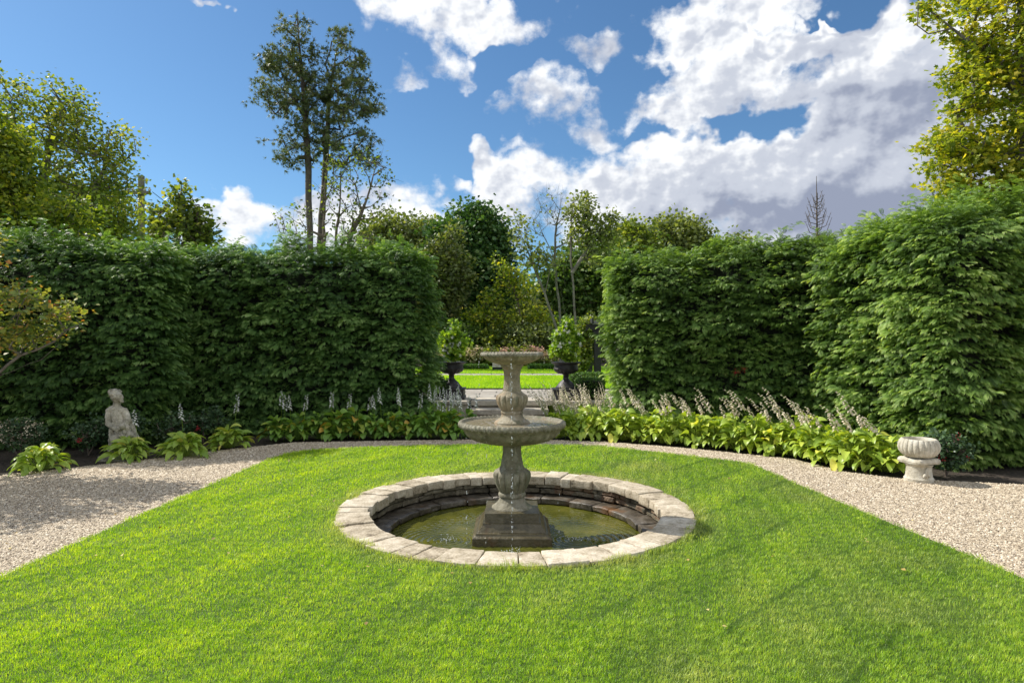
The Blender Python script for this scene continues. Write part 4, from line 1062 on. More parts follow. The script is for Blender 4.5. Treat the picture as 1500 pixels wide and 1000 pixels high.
    for k, (px, py, rw, rh, lm, lab, mu) in enumerate(((860, 410, 55, 60, L_MID, 'mid green tree filling the gap behind the twin stemmed tree', .6), (925, 385, 40, 60, L_YG, 'yellowish tree peeping over the left end of the right hedge', .35),
                                                  (985, 350, 46, 26, L_OLIVE, 'pale olive tree top above the middle of the right hedge', .5), (800, 470, 60, 50, L_OLIVE, 'low olive tree behind the leaning thin tree', .4), (1060, 380, 60, 30, L_OLIVE, 'low olive tree top far behind the right hedge', .4))):
        tree('broadleaf_tree', lab, 'tree', [[P(px, 545, d + k * 3), P(px, py + rh * .6, d + k * 3), P(px, py, d + k * 3)]],
             [PB(px, py, d + k * 3, rw, rh), PB(px - rw * .5, py + rh * .4, d + k * 3, rw * .6, rh * .6), PB(px + rw * .5, py + rh * .4, d + k * 3, rw * .6, rh * .6)], 200, 60, .9, .27, lm, M_BARK, 130 + k, r_base=.22, mu=mu, step=1, extra_twigs=120)
    # right maple
    d = 12.5
    tree('maple_tree', 'large yellow green maple at the right edge, overhanging the far hedge', 'tree',
         [[P(1500, 640, d), P(1502, 420, d), P(1492, 290, d), P(1500, 150, d), P(1495, 0, d), P(1520, -120, d)], [P(1498, 150, d), P(1440, 75, d), P(1395, 42, d), P(1360, 50, d), P(1344, 38, d), P(1345, 5, d)], [P(1492, 290, d), P(1430, 210, d), P(1400, 165, d)], [P(1500, 200, d), P(1560, 80, d), P(1600, 0, d)]],
         [PB(1460, 30, d, 60, 50), PB(1500, 100, d, 90, 60), PB(1430, 115, d, 44, 34), PB(1450, 190, d, 70, 40), PB(1395, 212, d, 44, 22), PB(1440, 260, d, 70, 40), PB(1500, 290, d, 80, 50), PB(1400, 240, d, 45, 22), PB(1355, 12, d, 30, 10), PB(1470, -60, d, 100, 50),
          PB(1560, 180, d, 80, 120), PB(1410, 20, d, 36, 20), PB(1425, 150, d, 40, 16), PB(1480, 330, d, 60, 26), PB(1390, 275, d, 36, 16)], 560, 44, .27, .10, L_MAPLE, M_BARKG, 141, r_base=.20, mu=.62, sd=.2, tpl=MAP, up_bias=.62, step=.35, flat=.6, shell=.35, extra_twigs=60, up_pen=.8)
    # spruce leader behind the right hedge
    d = 14.0
    sp = empty('spruce_tree', P(1197, 640, d), 'spiky bare topped spruce sticking up behind the right hedge', 'tree')
    off = -np.array(P(1197, 640, d)); rg = np.random.RandomState(8)
    A_ = []; B_ = []; ra = []; rb = []
    base = np.array(P(1198, 640, d)); top = np.array(P(1196, 258, d))
    A_.append(base); B_.append(np.array(P(1197, 345, d))); ra.append(.05); rb.append(.022); A_.append(B_[0]); B_.append(top); ra.append(.022); rb.append(.005)
    for k in range(30):
        t = k / 30; py = 345 - 55 * t; c = np.array(P(1197, py, d)); Lb = PS(26, d) * (1 - .55 * t) * rg.uniform(.7, 1.1); a = k * 2.4
        m = c + np.array([math.cos(a), math.sin(a), .35]) * Lb * .5; e = c + np.array([math.cos(a) * .8, math.sin(a) * .8, 1.0]) * Lb
        A_ += [c, m]; B_ += [m, e]; ra += [.009, .007]; rb += [.007, .003]
        for q in range(3):
            s = m + (e - m) * rg.rand(); A_.append(s); B_.append(s + norm(rg.normal(0, 1, 3) + np.array([0, 0, 1])) * .06); ra.append(.004); rb.append(.002)
    V, Fc = tube_edges(np.array(A_), np.array(B_), ra, rb, 5); link('trunk', np_mesh('trunk', V + off, Fc, 4), M_BARK, sp)
    att = blob_points([PB(1197, 420, d, 50, 70)], 120, rg, .2)
    V, Fc, t = leaf_cloud(att, .2, 16, .2, rg, NEED, tone_mu=.5); link('crown', np_mesh('crown', V + off, Fc, 3, t), L_PINE, sp)
trees()

def woodland():
    rg = np.random.RandomState(77); n = 900
    x = rg.uniform(-60, 60, n); y = rg.uniform(50, 62, n); z = TZ + rg.rand(n) * (5.2 + 1.2 * np.sin(x * .35) + .8 * np.sin(x * .9 + 1))
    c = np.stack([x, y, z], 1)
    V, Fc, t = leaf_cloud(c, 1.9, 60, .5, rg, DIA, tone_mu=.55, tone_sd=.25)
    o = link('woodland', np_mesh('woodland', V, Fc, 3, t), L_MID); tag(o, 'far mass of green woodland closing the view behind the garden', 'woodland', kind='stuff')
woodland()

# ------------------------------------------------------------------ SHRUBS
def shrub(name, label, blobs, n_cl, per, crad, lsize, mat, seed, cat='shrub', group=None, tpl=DIA, base=None, r=.03, mu=.5, sd=.2, flowers=None, **kw):
    b0 = blobs[0]; base = base or (b0[0], b0[1], 0 if b0[1] < 13.5 else TZ)
    root = tree(name, label, cat, [[base, (b0[0], b0[1], max(base[2] + .05, b0[2]))]], blobs, n_cl, per, crad, lsize, mat, M_BARK, seed, tpl=tpl, r_base=r, group=group, step=.25, mu=mu, sd=sd, r_tip=.004, **kw)
    if flowers:
        fm, nf, fs, perf, blb = flowers
        rg = np.random.RandomState(seed + 500); c = blob_points(blb or blobs, nf, rg, .9)
        c = c[c[:, 1] < np.quantile(c[:, 1], .75)]
        V, Fc, t = leaf_cloud(c, fs, perf, fs * .55, rg, DIA, tone_mu=.6)
        link('blossom', np_mesh('blossom', V - np.array(base), Fc, 3, t), fm, root)
    return root

def mid_garden():
    # hydrangeas behind the upper lawn
    d = 31.6
    for k, (px, py, fm, lab) in enumerate(((655, 518, M_FC, 'cream hydrangea behind the left urn'), (690, 516, M_FC, 'cream hydrangea between the left urn and the fountain'), (718, 517, M_FC, 'cream hydrangea just left of the fountain top'), (750, 517, M_FP, 'pinkish hydrangea directly behind the fountain top'),
                                          (778, 517, M_FP, 'pinkish hydrangea just right of the fountain top'), (806, 522, M_FC, 'faded cream hydrangea left of the right urn'), (846, 522, M_FC, 'faded cream hydrangea behind the right urn'))):
        shrub('hydrangea_bush', lab, [PB(px, py + 6, d, 19, 11), PB(px - 8, py + 10, d, 13, 9), PB(px + 8, py + 10, d, 13, 9)], 60, 30, .28, .15, L_YG, 300 + k, flowers=(fm, 50, .19, 34, [PB(px, py + 3, d, 17, 7)]), mu=.35)
    d = 33.5
    for k, (px, py, rw, rh, lm, lab, mu) in enumerate(((775, 495, 42, 20, L_OLIVE, 'wide feathery olive shrub behind the fountain top', .25), (730, 500, 24, 16, L_YG, 'light green shrub left of the feathery olive one', .35), (690, 497, 28, 22, L_MID, 'green shrub behind the left urn plant', .6),
                                                  (650, 500, 24, 30, L_MID, 'green shrub beside the end of the left hedge', .6), (820, 492, 30, 26, L_MID, 'dark shrub behind the right urn plant', .35), (862, 495, 30, 32, L_YG, 'yellow green shrub beside the dark pergola', .4))):
        shrub('garden_shrub', lab, [PB(px, py, d + k * .6, rw, rh), PB(px - rw * .4, py + 10, d + k * .6, rw * .7, rh * .7), PB(px + rw * .4, py + 8, d + k * .6, rw * .7, rh * .7)], 170, 60, .42, .16, lm, 320 + k, mu=mu)
    # clipped box hedges
    bx = leaf_mat('boxwood', [(.02, .05, .01), (.045, .10, .018), (.08, .15, .03), (.13, .2, .05)], .25, .5)
    def box_hedge(x0, x1, y0, y1, z0, h, lab, seed, n, ls=.05, name='box_hedge'):
        rg = np.random.RandomState(seed); bm = bmesh.new(); ce = ((x0 + x1) / 2, (y0 + y1) / 2, z0)
        i = .03; box_bm(bm, x0 + i - ce[0], x1 - i - ce[0], y0 + i - ce[1], y1 - i - ce[1], 0, h - i, .03)
        root = empty(name, ce, lab, 'box hedge'); finish('dark_core', bm, M_CORE, root)  # dark core added to fill the block behind its leaves
        w, dd = x1 - x0, y1 - y0; ar = np.array([w * h, w * dd, dd * h, dd * h, w * h]); k = rg.choice(5, n, p=ar / ar.sum()); a = rg.rand(n); c = rg.rand(n)
        q = np.zeros((n, 3)); nl = np.zeros((n, 3))
        for kk, (f, nn) in enumerate(((lambda a, c: (a * w, 0 * a, c * h), (0, -1, 0)), (lambda a, c: (a * w, c * dd, 0 * a + h), (0, 0, 1)), (lambda a, c: (0 * a, a * dd, c * h), (-1, 0, 0)), (lambda a, c: (0 * a + w, a * dd, c * h), (1, 0, 0)), (lambda a, c: (a * w, 0 * a + dd, c * h), (0, 1, 0)))):
            mk = k == kk; q[mk] = np.stack(f(a[mk], c[mk]), 1); nl[mk] = nn
        q += np.array([-w / 2, -dd / 2, 0]) + nl * rg.normal(0, .012, (n, 1)) + rg.normal(0, .008, (n, 3))
        V, Fc = scatter(DIA[0], DIA[1], q, frames(norm(nl + rg.normal(0, .6, (n, 3))), norm(rg.normal(0, 1, (n, 3)) + nl)) * (ls * rg.uniform(.6, 1.2, n))[:, None, None])
        link('foliage', np_mesh('foliage', V, Fc, 3, np.repeat(np.clip(rg.normal(.5, .2, n), 0, 1), 4)), bx, root)
    def bh(px0, px1, pyt, d, dep, z0, lab, seed, n, ls):
        x0, x1 = (px0 - CX) * d / F, (px1 - CX) * d / F; h = H + (CY - pyt) * d / F - z0
        box_hedge(x0, x1, d, d + dep, z0, h, lab, seed, n, ls)
    bh(640, 713, 536.0, 27.5, .7, TZ, 'low clipped box hedge across the far lawn, left of the fountain', 1, 3500, .08)
    bh(776, 850, 535.5, 27.5, .7, TZ, 'low clipped box hedge across the far lawn, right of the fountain', 2, 3500, .08)
    bh(848, 884, 556, 13.4, .6, 0, 'clipped boxwood block right of the right urn', 3, 5200, .035)
    bh(838, 884, 548.5, 15.6, .5, TZ, 'longer clipped boxwood behind the block by the right urn', 4, 4000, .045)
    shrub('box_ball', 'round dark boxwood beside the left urn', [PB(640, 567, 13.6, 15, 17)], 160, 26, .06, .04, bx, 341, mu=.3, cat='box ball', base=(P(640, 567, 13.6)[0], 13.6, .1), shell=.8)
    # small bench on the far lawn
    d = 26.8; bn = empty('garden_bench', P(730, 543, d), 'small dark garden bench with pale seat on the far lawn', 'bench')
    w = PS(9, d)
    bm = bmesh.new(); box_bm(bm, -w, w, -.22, .22, .16, .20, .01); finish('seat', bm, M_PALE, bn)
    bm = bmesh.new(); box_bm(bm, -w, w, .20, .24, .22, .34, .01); finish('backrest', bm, M_PALE, bn)
    for sx in (-1, 1):
        for sy in (-1, 1):
            bm = bmesh.new(); box_bm(bm, sx * (w - .04) - .03, sx * (w - .04) + .03, sy * .17 - .03, sy * .17 + .03, -.03, .158, .005); finish('leg', bm, M_BLACK, bn)
    bm = bmesh.new(); box_bm(bm, -w + .08, w - .08, -.19, -.15, .06, .158, .005); finish('apron', bm, M_BLACK, bn)
    # pergola at right
    d = 19.0; x0 = (872 - CX) * d / F
    pg = empty('pergola', (x0, d, TZ), 'black timber pergola half hidden behind the right hedge end', 'pergola')
    zt = H + (CY - 474) * d / F - TZ
    for (dx, dy) in ((0.06, 0), (1.9, 0), (.06, 2.0), (1.9, 2.0)):
        bm = bmesh.new(); box_bm(bm, dx - .10, dx + .10, dy - .10, dy + .10, 0, zt - .22, .01); box_bm(bm, dx - .13, dx + .13, dy - .13, dy + .13, zt - .30, zt - .222, .01); finish('post', bm, M_BLACK, pg)
    for dy in (-.06, 2.06):
        bm = bmesh.new(); box_bm(bm, -.28, 2.3, dy - .04, dy + .04, zt - .20, zt - .02, .01); finish('beam', bm, M_BLACK, pg)
    for k in range(8):
        bm = bmesh.new(); xx = -.12 + k * .3; box_bm(bm, xx - .03, xx + .03, -.4, 2.4, zt, zt + .14, .008); finish('rafter', bm, M_BLACK, pg)
    shrub('climbing_plant', 'leafy climber with orange leaves growing up the pergola', [PB(856, 500, 19.2, 9, 26), PB(850, 525, 19.2, 13, 18), PB(858, 476, 19.2, 9, 8)], 90, 26, .17, .10, L_YG, 345, mu=.4, cat='climber')
mid_garden()

def urn_plant(u, lab, px, d, seed, wide):
    base = (u.location.x, u.location.y, u.location.z + .71)
    bl = [PB(px, 514, d, 15 + wide, 12), PB(px - 6, 494, d, 11, 15), PB(px + 9 + wide, 500, d, 10, 13), PB(px + 5, 480, d, 9, 11), PB(px - 12, 505, d, 8, 9)]
    root = tree('flowering_vine', lab, 'plant', [[base, (base[0], base[1], base[2] + .25), (base[0] + .02, base[1], base[2] + .6)]], bl, 95, 22, .085, .07, L_URN, M_BARK, seed, tpl=MAP, r_base=.012, step=.1, r_tip=.003, mu=.42)
    rg = np.random.RandomState(seed); c = blob_points(bl, 26, rg, .95); c[:, 1] = np.where(rg.rand(26) < .7, d - .14 - .1 * rg.rand(26), c[:, 1])
    ang = np.arange(5) * 2 * np.pi / 5
    tv = [(0, 0, -.15)]; tf = []
    for a in ang:
        i = len(tv); tv += [(.35 * math.cos(a - .5), .35 * math.sin(a - .5), .05), (1 * math.cos(a), 1 * math.sin(a), .1), (.35 * math.cos(a + .5), .35 * math.sin(a + .5), .05)]; tf += [(0, i, i + 1), (0, i + 1, i + 2)]
    for ci in c:
        ax = norm(np.array([[rg.normal(0, .4), -1, rg.normal(.2, .4)]])); fr = frames(np.array([[0, .2, 1.]]), ax)
        V, Fc = scatter(tv, tf, (ci - np.array(base))[None], fr * .046)
        link('flower', np_mesh('flower', V, Fc, 3, np.full(len(tv), .8)), M_FW, root)
urn_plant(URN_L, 'white flowered leafy vine growing out of the left urn', 663, 13.75, 401, 0)
urn_plant(URN_R, 'wider white flowered leafy vine growing out of the right urn', 828, 13.6, 402, 5)

# ------------------------------------------------------------------ HOSTAS
def hosta_leaf(L, W, arch, nl=7, nw=5):
    V = []; 
    for i in range(nl):
        t = i / (nl - 1)
        w = W * (math.sin(math.pi * min(1, t * .93 + .07) ** .8)) ** .75 if i < nl - 1 else .002
        ang = arch[0] + (arch[1] - arch[0]) * t
        V.append((t, w, ang))
    x = z = 0; rows = []; prev = None
    for i, (t, w, ang) in enumerate(V):
        if i: 
            x += L / (nl - 1) * math.cos(ang); z += L / (nl - 1) * math.sin(ang)
        row = []
        for j in range(nw):
            s = j / (nw - 1) * 2 - 1
            row.append((s * w, x, z + .28 * abs(s) * w - .02 * math.cos(s * 9) * W))
        rows.append(row)
    return rows
def hosta_foliage(rg, n, L, W, hgt, rad, narrow=False):
    VV = []; FF = []; TT = []; o = 0
    for k in range(n):
        az = k * 2.39996 + rg.uniform(-.7, .7); lvl = (k / n)       # outer leaves first
        l = L * rg.uniform(.75, 1.15); a0 = rg.uniform(.0, .5) + lvl * .8; a1 = a0 - rg.uniform(1.0, 1.9)
        rows = hosta_leaf(l, W * rg.uniform(.8, 1.15), (a0, a1))
        r0 = rad * (1 - lvl) ** .8 * rg.uniform(.45, 1.05) ; zh = hgt * (.22 + .72 * lvl) * rg.uniform(.7, 1.2)
        ca, sa = math.cos(az), math.sin(az); roll = rg.uniform(-.8, .8)
        base = np.array([r0 * ca, r0 * sa, zh])
        t = min(1, max(0, rg.gauss(.5, .17) if rg.random() > .014 else 1.0))
        for row in rows:
            for (s, y, z) in row:
                s2 = s * math.cos(roll); z2 = z + s * math.sin(roll)
                VV.append(base + np.array([y * ca - s2 * sa, y * sa + s2 * ca, z2])); TT.append(t + (abs(s) * .6 if narrow else 0))
        nl, nw = len(rows), len(rows[0])
        for i in range(nl - 1):
            for j in range(nw - 1): FF.append((o + i * nw + j, o + i * nw + j + 1, o + (i + 1) * nw + j + 1, o + (i + 1) * nw + j))
        o = len(VV)
        # petiole
        A_ = np.array([[r0 * .15 * ca, r0 * .15 * sa, 0.]]); B_ = base[None]
        tv, tf = tube_edges(A_, B_, np.array([.006]), np.array([.005]), 4)
        for v in tv: VV.append(v); TT.append(.5)
        for f in tf: FF.append(tuple(int(q) + o for q in f))
        o = len(VV)
    V = np.array(VV); V[:, 2] = np.maximum(V[:, 2], .01)
    return np_mesh('leaves', V, FF, 4, np.clip(TT, 0, 1), smooth=True)
M_HOS_L = leaf_mat('hosta_painted_shade', [(.04, .085, .018), (.085, .165, .03), (.15, .25, .04), (.34, .22, .04)], .30, .38)  # darker copy of the hosta leaf, shade put into the colour
M_HOS_R = leaf_mat('hosta_painted_sun', [(.085, .14, .025), (.17, .25, .035), (.31, .38, .06), (.58, .50, .10)], .32, .38)  # lighter, yellower copy with strong sunlight painted into the leaf colour
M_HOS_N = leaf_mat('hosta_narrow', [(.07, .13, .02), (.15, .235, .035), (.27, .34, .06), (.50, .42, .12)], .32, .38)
def stalk_mesh(seed, h, lean, tan):
    rg = random.Random(seed); pts = [(0, 0, 0)]; n = 9
    for i in range(1, n + 1):
        t = i / n; pts.append((lean * h * t * t, .03 * math.sin(t * 3 + seed), h * t))
    A_ = np.array(pts[:-1]); B_ = np.array(pts[1:]); rr = np.linspace(.0045, .0022, n)
    V1, F1 = tube_edges(A_, B_, rr, rr * .9, 4)
    # bells droop from the top third
    tv = [(0, 0, 0), (.25, .35, .1), (.32, .8, 0), (0, 1.0, -.1), (-.32, .8, 0), (-.25, .35, .1), (0, .6, .3)]
    tf = [(0, 1, 6), (1, 2, 6), (2, 3, 6), (3, 4, 6), (4, 5, 6), (5, 0, 6)]
    m = 22; P0 = []; AX = []
    for k in range(m):
        t = .70 + .30 * k / m; q = int(t * n); q = min(q, n - 1); u = t * n - q
        P0.append(np.array(pts[q]) * (1 - u) + np.array(pts[q + 1]) * u); a = rg.uniform(0, 6.28)
        AX.append((math.cos(a), math.sin(a), -.9 + 1.2 * (t - .70) / .3))
    P0 = np.array(P0); AX = np.array(AX)
    V2, F2 = scatter(tv, tf, P0, frames(AX, np.array([[0, 0.1, 1.]]).repeat(m, 0)) * np.linspace(.055, .03, m)[:, None, None])
    s = np_mesh('stem', V1, F1, 4, np.full(len(V1), .45)); f = np_mesh('bells', V2, F2, 3, np.random.RandomState(seed).rand(len(V2)))
    return s, f
ORD = ['first', 'second', 'third', 'fourth', 'fifth', 'sixth', 'seventh', 'eighth', 'ninth', 'tenth', 'eleventh', 'twelfth', 'thirteenth', 'fourteenth', 'fifteenth', 'sixteenth', 'seventeenth', 'eighteenth', 'nineteenth', 'twentieth']
def hostas():
    rg = random.Random(42)
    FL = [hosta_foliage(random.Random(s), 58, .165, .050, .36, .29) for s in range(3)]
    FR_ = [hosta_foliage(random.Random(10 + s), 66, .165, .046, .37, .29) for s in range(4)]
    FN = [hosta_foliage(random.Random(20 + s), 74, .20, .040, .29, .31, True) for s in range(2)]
    for m in FL: m.materials.append(M_HOS_L)
    for m in FR_: m.materials.append(M_HOS_R)
    for m in FN: m.materials.append(M_HOS_N)
    STW = [stalk_mesh(30 + i, .72 + .05 * i, .05 - .05 * i, False) for i in range(3)]
    STT = [stalk_mesh(40 + i, .70 + .05 * i, -.28 - .09 * i, True) for i in range(4)]
    for s, f in STW + STT: s.materials.append(L_URN)
    for s, f in STW: f.materials.append(M_FW)
    for s, f in STT: f.materials.append(M_FT)
    def place(mesh, x, y, sc, lab, group, stalks, kinds, rz=None, spread=.16):
        r = empty('hosta', (x, y, -.04), lab, 'hosta', group)
        o = link('leaves', mesh, None, r); o.rotation_euler.z = rg.uniform(0, 6.28) if rz is None else rz; o.scale = (sc, sc, sc * rg.uniform(.95, 1.15) * 1)
        for k in range(stalks):
            s, f = rg.choice(kinds); st = link('flower_stalk', s, None, r, (rg.uniform(-spread, spread), rg.uniform(-.05, .25), 0)); st.rotation_euler.z = rg.uniform(-.35, .35)
            st.scale = (1, 1, rg.uniform(.82, 1.12)); fl = link('flower_bells', f, None, st)
    # four separate plants at left
    for (px, py, sc, ns, lab) in ((60, 690, 1.0, 0, 'bright spreading hosta at the far left edge of the gravel'), (188, 674, 1.0, 1, 'hosta directly in front of the stone figure'), (270, 670, 1.0, 1, 'hosta at the gravel edge, next right of the one before the stone figure'), (335, 656, 1.0, 1, 'hosta at the left start of the shaded edging row')):
        x, y, _ = G(px, py); x *= (y + .22) / y; place(rg.choice(FN), x, y + .22, sc, lab, None, ns, STW)
    # shaded row at left, from the steps outwards
    a = (-.75, 10.72); b = (-3.75, 10.45); n = 11
    for i in range(n):
        t = i / (n - 1); x = a[0] + (b[0] - a[0]) * t; y = a[1] + (b[1] - a[1]) * t + rg.uniform(-.05, .06) + .12 * math.sin(t * 3.1)
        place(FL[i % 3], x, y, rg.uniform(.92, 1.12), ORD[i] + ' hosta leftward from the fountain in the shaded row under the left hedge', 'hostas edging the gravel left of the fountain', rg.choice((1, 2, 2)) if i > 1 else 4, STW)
    pts = [(.75, 10.75), (1.55, 10.55), (2.75, 9.95), (3.9, 9.05), (4.25, 8.2), (4.62, 7.82)]
    L = [0]
    for p, q in zip(pts, pts[1:]): L.append(L[-1] + math.dist(p, q))
    n = 19
    for i in range(n):
        s = L[-1] * i / (n - 1); j = max(k for k in range(len(pts) - 1) if L[k] <= s + 1e-6); u = (s - L[j]) / (L[j + 1] - L[j])
        x = pts[j][0] + (pts[j + 1][0] - pts[j][0]) * u + rg.uniform(-.03, .03); y = pts[j][1] + (pts[j + 1][1] - pts[j][1]) * u + rg.uniform(-.04, .08)
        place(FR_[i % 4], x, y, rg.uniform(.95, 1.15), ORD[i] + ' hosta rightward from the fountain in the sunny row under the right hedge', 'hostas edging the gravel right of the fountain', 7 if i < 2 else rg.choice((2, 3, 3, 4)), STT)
    # second, deeper line behind the sunny row
    for i in range(9):
        t = (i + .5) / 9; s = L[-1] * t; j = max(k for k in range(len(pts) - 1) if L[k] <= s + 1e-6); u = (s - L[j]) / (L[j + 1] - L[j])
        x = pts[j][0] + (pts[j + 1][0] - pts[j][0]) * u + .22; y = pts[j][1] + (pts[j + 1][1] - pts[j][1]) * u + .36
        place(FR_[i % 4], x, y, 1.1, 'partly hidden hosta behind the sunny row, ' + ORD[i] + ' from the steps', 'hostas behind the sunny right row', 1, STT)
    # grass like clumps of faded flower stems by the steps
    for (x, y, n, lab) in ((.95, 11.6, 24, 'dense clump of faded flower stems in front of the right urn'), (1.45, 11.5, 20, 'dense clump of faded flower stems at the left end of the right hedge'), (-1.15, 11.35, 18, 'clump of pale flower stems in front of the left urn')):
        r = empty('perennial_clump', (x, y, 0), lab, 'perennial'); rn = np.random.RandomState(int(x * 10) + 60)
        k = 150; az = rn.uniform(0, 6.28, k); hh = rn.uniform(.35, .6, k); out = np.stack([np.cos(az), np.sin(az), 0 * az], 1); sd_ = np.stack([-np.sin(az), np.cos(az), 0 * az], 1)
        p0 = out * rn.uniform(0, .1, (k, 1)); m = p0 + out * (.10 * hh / .5)[:, None] + np.array([0, 0, .7]) * hh[:, None]; tp = p0 + out * .30 + np.array([0, 0, .75]) * hh[:, None]
        V = np.stack([p0 - sd_ * .006, p0 + sd_ * .006, m + sd_ * .005, m - sd_ * .005, tp], 1).reshape(-1, 3); oo = np.arange(k)[:, None] * 5
        link('leaves', np_mesh('leaves', V, np.concatenate([oo + [0, 1, 2], oo + [0, 2, 3], oo + [3, 2, 4]]), 3, np.repeat(rn.rand(k), 5)), L_URN, r)
        for q in range(n):
            s, f = rg.choice(STT if x > 0 else STW); st = link('flower_stalk', s, None, r, (rg.uniform(-.28, .28), rg.uniform(-.15, .2), 0)); st.scale = (.35, 1, rg.uniform(.78, 1.0)); st.rotation_euler.z = rg.uniform(-1, 1); link('flower_bells', f, None, st)
hostas()

# ------------------------------------------------------------------ STATUE
def statue():
    d = 9.0; x, _, _ = P(181, 0, d)
    root = empty('stone_statue', (x, d, -.05), 'weathered stone figure of a child holding a bundle, by the left hedge', 'statue')
    bm = bmesh.new()
    def ell(cx, cy, cz, rx, ry, rz, rot=(0, 0, 0)):
        from mathutils import Euler
        m = Matrix.Translation((cx, cy, cz)) @ Euler(rot).to_matrix().to_4x4() @ Matrix.Diagonal((rx, ry, rz, 1)); bmesh.ops.create_icosphere(bm, subdivisions=3, radius=1, matrix=m)
    def limb(p, q, r0, r1):
        p, q = Vector(p), Vector(q); n = 8
        for i in range(n + 1): t = i / n; c = p.lerp(q, t); r = r0 + (r1 - r0) * t; bmesh.ops.create_icosphere(bm, subdivisions=2, radius=r, matrix=Matrix.Translation(c))
    ell(-.005, 0, .10, .19, .17, .12)                                     # rock seat
    ell(.0, 0, .28, .135, .12, .13)                                       # hips under drapery
    limb((.02, 0, .34), (-.045, 0, .60), .125, .105)                      # torso leaning left
    ell(-.055, .0, .665, .125, .085, .065, (0, .15, 0))                   # shoulders
    limb((-.05, 0, .70), (-.04, -.005, .78), .05, .05)                    # neck
    ell(-.035, -.01, .855, .080, .088, .093)                              # skull
    ell(.02, -.03, .845, .055, .06, .065)                                 # face turned right
    ell(.078, -.03, .845, .018, .016, .018)                               # nose
    ell(.060, -.035, .812, .022, .028, .012); ell(.052, -.03, .785, .028, .032, .022)     # lips, chin
    ell(.05, -.05, .878, .03, .025, .014)                                 # brow
    rg = random.Random(4)
    for k in range(26):                                                    # curls
        a = rg.uniform(.7, 5.4); b = rg.uniform(.1, 1.3)
        ell(-.04 + .082 * math.cos(a) * math.cos(b), -.005 + .085 * math.sin(a) * math.cos(b), .87 + .078 * math.sin(b), .026, .026, .022)
    ell(-.01, -.095, .845, .012, .02, .022)                               # ear
    limb((-.155, -.02, .65), (-.165, -.07, .48), .052, .046); limb((-.165, -.07, .48), (-.03, -.16, .42), .044, .032)    # near arm bent in front
    limb((.055, -.01, .655), (.125, -.06, .52), .050, .044); limb((.125, -.06, .52), (.06, -.15, .44), .042, .032)
    ell(-.01, -.165, .42, .038, .03, .03); ell(.045, -.16, .44, .036, .03, .03)
    for k in range(5): limb((-.02 + k * .012, -.19, .41 + k * .008), (.012 + k * .011, -.195, .385 + k * .008), .009, .007)  # fingers
    for k in range(16):                                                    # bundle of fruit and cloth
        ell(.075 + rg.gauss(0, .045), -.10 + rg.gauss(0, .035), .36 + rg.gauss(0, .055), .045, .04, .045)
    limb((.10, -.02, .50), (.155, -.05, .22), .055, .08)                 # drapery fall at right
    limb((.0, -.05, .30), (-.06, -.19, .27), .08, .065); limb((-.06, -.19, .27), (-.07, -.17, .06), .058, .042)   # thigh, shin
    limb((.06, -.05, .28), (.06, -.2, .24), .08, .062); limb((.06, -.2, .24), (.07, -.18, .05), .056, .042)
    ell(-.075, -.21, .045, .04, .07, .03); ell(.075, -.22, .045, .04, .07, .03)
    for k in range(7): limb((-.16 + k * .05, -.06 - .05 * math.sin(k), .40), (-.17 + k * .055, -.09, .12), .022, .03)
    me = bpy.data.meshes.new('t'); bm.to_mesh(me); bm.free(); tmp = bpy.data.objects.new('t', me); COL.objects.link(tmp)
    md = tmp.modifiers.new('r', 'REMESH'); md.mode = 'VOXEL'; md.voxel_size = .0085
    dg = bpy.context.evaluated_depsgraph_get(); me2 = bpy.data.meshes.new_from_object(tmp.evaluated_get(dg)); bpy.data.objects.remove(tmp)
    V = np.zeros(len(me2.vertices) * 3); me2.vertices.foreach_get('co', V); V = V.reshape(-1, 3)
    N = np.zeros(len(V) * 3); me2.vertices.foreach_get('normal', N); N = N.reshape(-1, 3)
    V += N * (fnoise(V, 3, 3, 9) * .005 + np.minimum(0, fnoise(V, 5, 2, 16)) * .007)[:, None]; V[:, 0] -= .16 * np.maximum(0, V[:, 2] - .25) - .03; me2.vertices.foreach_set('co', V.ravel().astype(np.float32)); me2.update()
    me2.polygons.foreach_set('use_smooth', np.ones(len(me2.polygons), bool)); me2.name = 'figure'
    o = link('figure', me2, None, root); me2.materials.clear(); me2.materials.append(M_STATUE)
    o.scale = (.97, .97, .99)
    bm = bmesh.new(); box_bm(bm, -.20, .20, -.26, .18, -.02, .06, .015); roughen(bm, .006, 5, 2, 3); finish('statue_base', bm, M_STATUE, root, smooth=True)
statue()

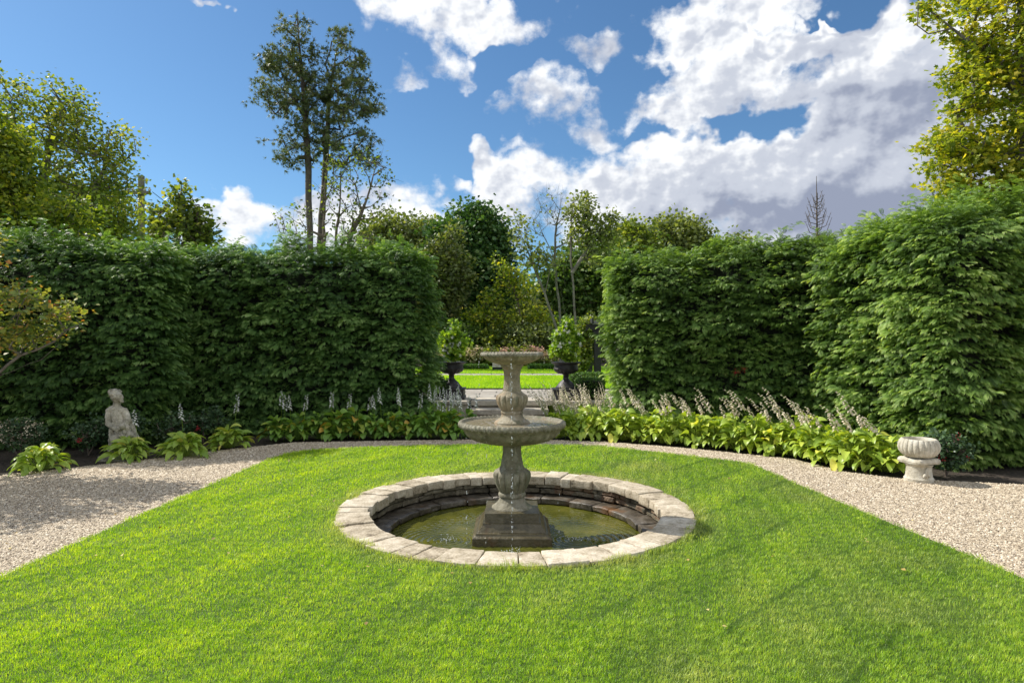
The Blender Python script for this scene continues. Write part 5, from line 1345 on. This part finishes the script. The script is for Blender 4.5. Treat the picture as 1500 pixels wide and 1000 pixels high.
# ------------------------------------------------------------------ LEFT BED PLANTS
def left_bed():
    # arching shrub with turning leaves entering from the left
    d = 7.9
    def red(p):
        f = fnoise(p, 9, 2, 1.6); return .16 * np.maximum(0, f) + .30 * np.clip((p[:, 0] + 5.5) / .5, 0, 1)
    tree('arching_shrub', 'arching shrub with green, yellow and red leaves at the left edge', 'shrub',
         [[P(-140, 760, d), P(-90, 600, d), P(-20, 560, d), P(30, 520, d), P(80, 500, d), P(118, 475, d)], [P(-90, 600, d), P(-20, 500, d), P(40, 450, d)], [P(-90, 600, d), (-7.2, 7.8, 1.8), (-7.4, 7.9, 2.8)], [P(-20, 560, d), P(60, 527, d), P(85, 505, d)]],
         [PB(15, 440, d, 52, 28), PB(60, 455, d, 50, 26), PB(100, 458, d, 34, 18), PB(20, 490, d, 50, 26), PB(60, 488, d, 40, 18), PB(-50, 450, d, 60, 50), PB(-90, 520, d, 60, 60), (-7.3, 7.9, 2.9, 1.0, .9, .6), (-8.2, 8.0, 3.0, 1.0, .8, .5), (-6.6, 7.0, 2.2, .5, .6, .4)], 430, 22, .19, .062, L_RED, M_BARKG, 201, r_base=.035, step=.15, r_tip=.0035, mu=.42, flat=.5, tone_of=red, extra_twigs=60, up_bias=.6)
    # low rose bushes
    rose = leaf_mat('rose_leaves', [(.012, .03, .014), (.03, .06, .028), (.05, .09, .04), (.09, .13, .06)], .2, .4)
    for k, (px, py, fl, lab) in enumerate(((105, 668, 3, 'low rose bush with a pink red bloom beside the far left hosta'), (150, 662, 0, 'low dark rose bush just left of the stone figure'), (232, 655, 0, 'low dark rose bush just right of the stone figure'), (282, 648, 4, 'low rose bush with a red bloom behind the third hosta'), (40, 655, 0, 'low dark rose bush behind the far left hosta'))):
        x, y, _ = G(px, py); y += .35
        bl = [(x, y, .26, .26, .22, .17), (x + .12, y + .1, .34, .18, .18, .14)]
        r = shrub('rose_bush', lab, bl, 70, 18, .08, .045, rose, 210 + k, base=(x, y, -.05), r=.01)
        if fl:
            c = np.array([[x + .02, y - .23, .20]]); rg = np.random.RandomState(k)
            V, Fc, t = leaf_cloud(c, .028, 60, .017, rg, DIA, tone_mu=.6); link('blossom', np_mesh('blossom', V - np.array((x, y, -.05)), Fc, 3, t), M_FR, r)
    x, y, _ = G(5, 675); shrub('grey_perennial', 'mound of small grey white flowers at the extreme left edge', [(x, y + .3, .30, .28, .25, .20)], 60, 22, .08, .04, rose, 220, base=(x, y + .3, -.05), r=.01,
                               flowers=(M_FT, 70, .04, 10, [(x, y + .28, .36, .27, .24, .16)]))
    for (px, py, lab, s) in ((1078, 545, 'red blossom cluster poking out of the right hedge', 5), (1090, 541, 'second small red blossom on the right hedge, right of the larger cluster', 6)):
        c = np.array([P(px, py, 11.0)]); rg = np.random.RandomState(s); V, Fc, t = leaf_cloud(c, .045, 40, .020, rg, DIA, tone_mu=.6)
        root = empty('red_flower', c[0], lab, 'flower'); link('petals', np_mesh('petals', V - c[0], Fc, 3, t), M_FR, root)
        path_tube('stem', [(0, .0, -.01), (0.02, .25, -.12), (.0, .5, -.4)], [.005, .005, .005], M_BARK, root, 5)
    # dark low plants and litter under the hedges at right
    shrub('low_shrub', 'low dark rose bush at the foot of the hedge behind the stone planter', [(5.15, 7.75, .28, .26, .22, .2)], 70, 20, .09, .05, rose, 230, base=(5.15, 7.75, -.05), r=.01, flowers=(M_FR, 4, .04, 10, None))
left_bed()

# ------------------------------------------------------------------ UTILITY POLE
def pole():
    d = 26; r = empty('utility_pole', P(207, 600, d), 'grey wooden utility pole with a crossarm above the left hedge', 'utility pole')
    off = np.array(P(207, 600, d)); q = lambda px, py, dd=d: tuple(np.array(P(px, py, dd)) - off)
    path_tube('post', [q(207, 600), q(207, 400), q(207, 258)], [.16, .14, .12], M_WOODP, r, 10)
    a = q(190, 284); b = q(224, 287); bm = bmesh.new(); box_bm(bm, a[0], b[0], -.24, -.14, a[2] - .06, a[2] + .06, .01); finish('crossarm', bm, M_WOODP, r)
    for px in (192, 199, 216, 223):
        c = q(px, 281); lathe('insulator', [(.02, 0), (.05, .02), (.06, .06), (.03, .1), (.035, .13), (.01, .16)], M_PALE, r, seg=12, loc=(c[0], -.19, c[2] - .02))
    path_tube('brace', [q(197, 285), q(206, 296)], [.02, .02], M_WOODP, r, 5)
    for k, (p0, p1) in enumerate((((223, 281), (420, 385)), ((199, 281), (-60, 300)))):
        A0 = np.array(P(p0[0], p0[1], d)); A1 = np.array(P(p1[0], p1[1], d + 3)); pts = [tuple(A0 + (A1 - A0) * t + np.array([0, 0, -.5 * math.sin(math.pi * t)]) - off) for t in np.linspace(0, 1, 12)]
        path_tube('wire', pts, [.012] * 12, M_BLACK, r, 4)
pole()
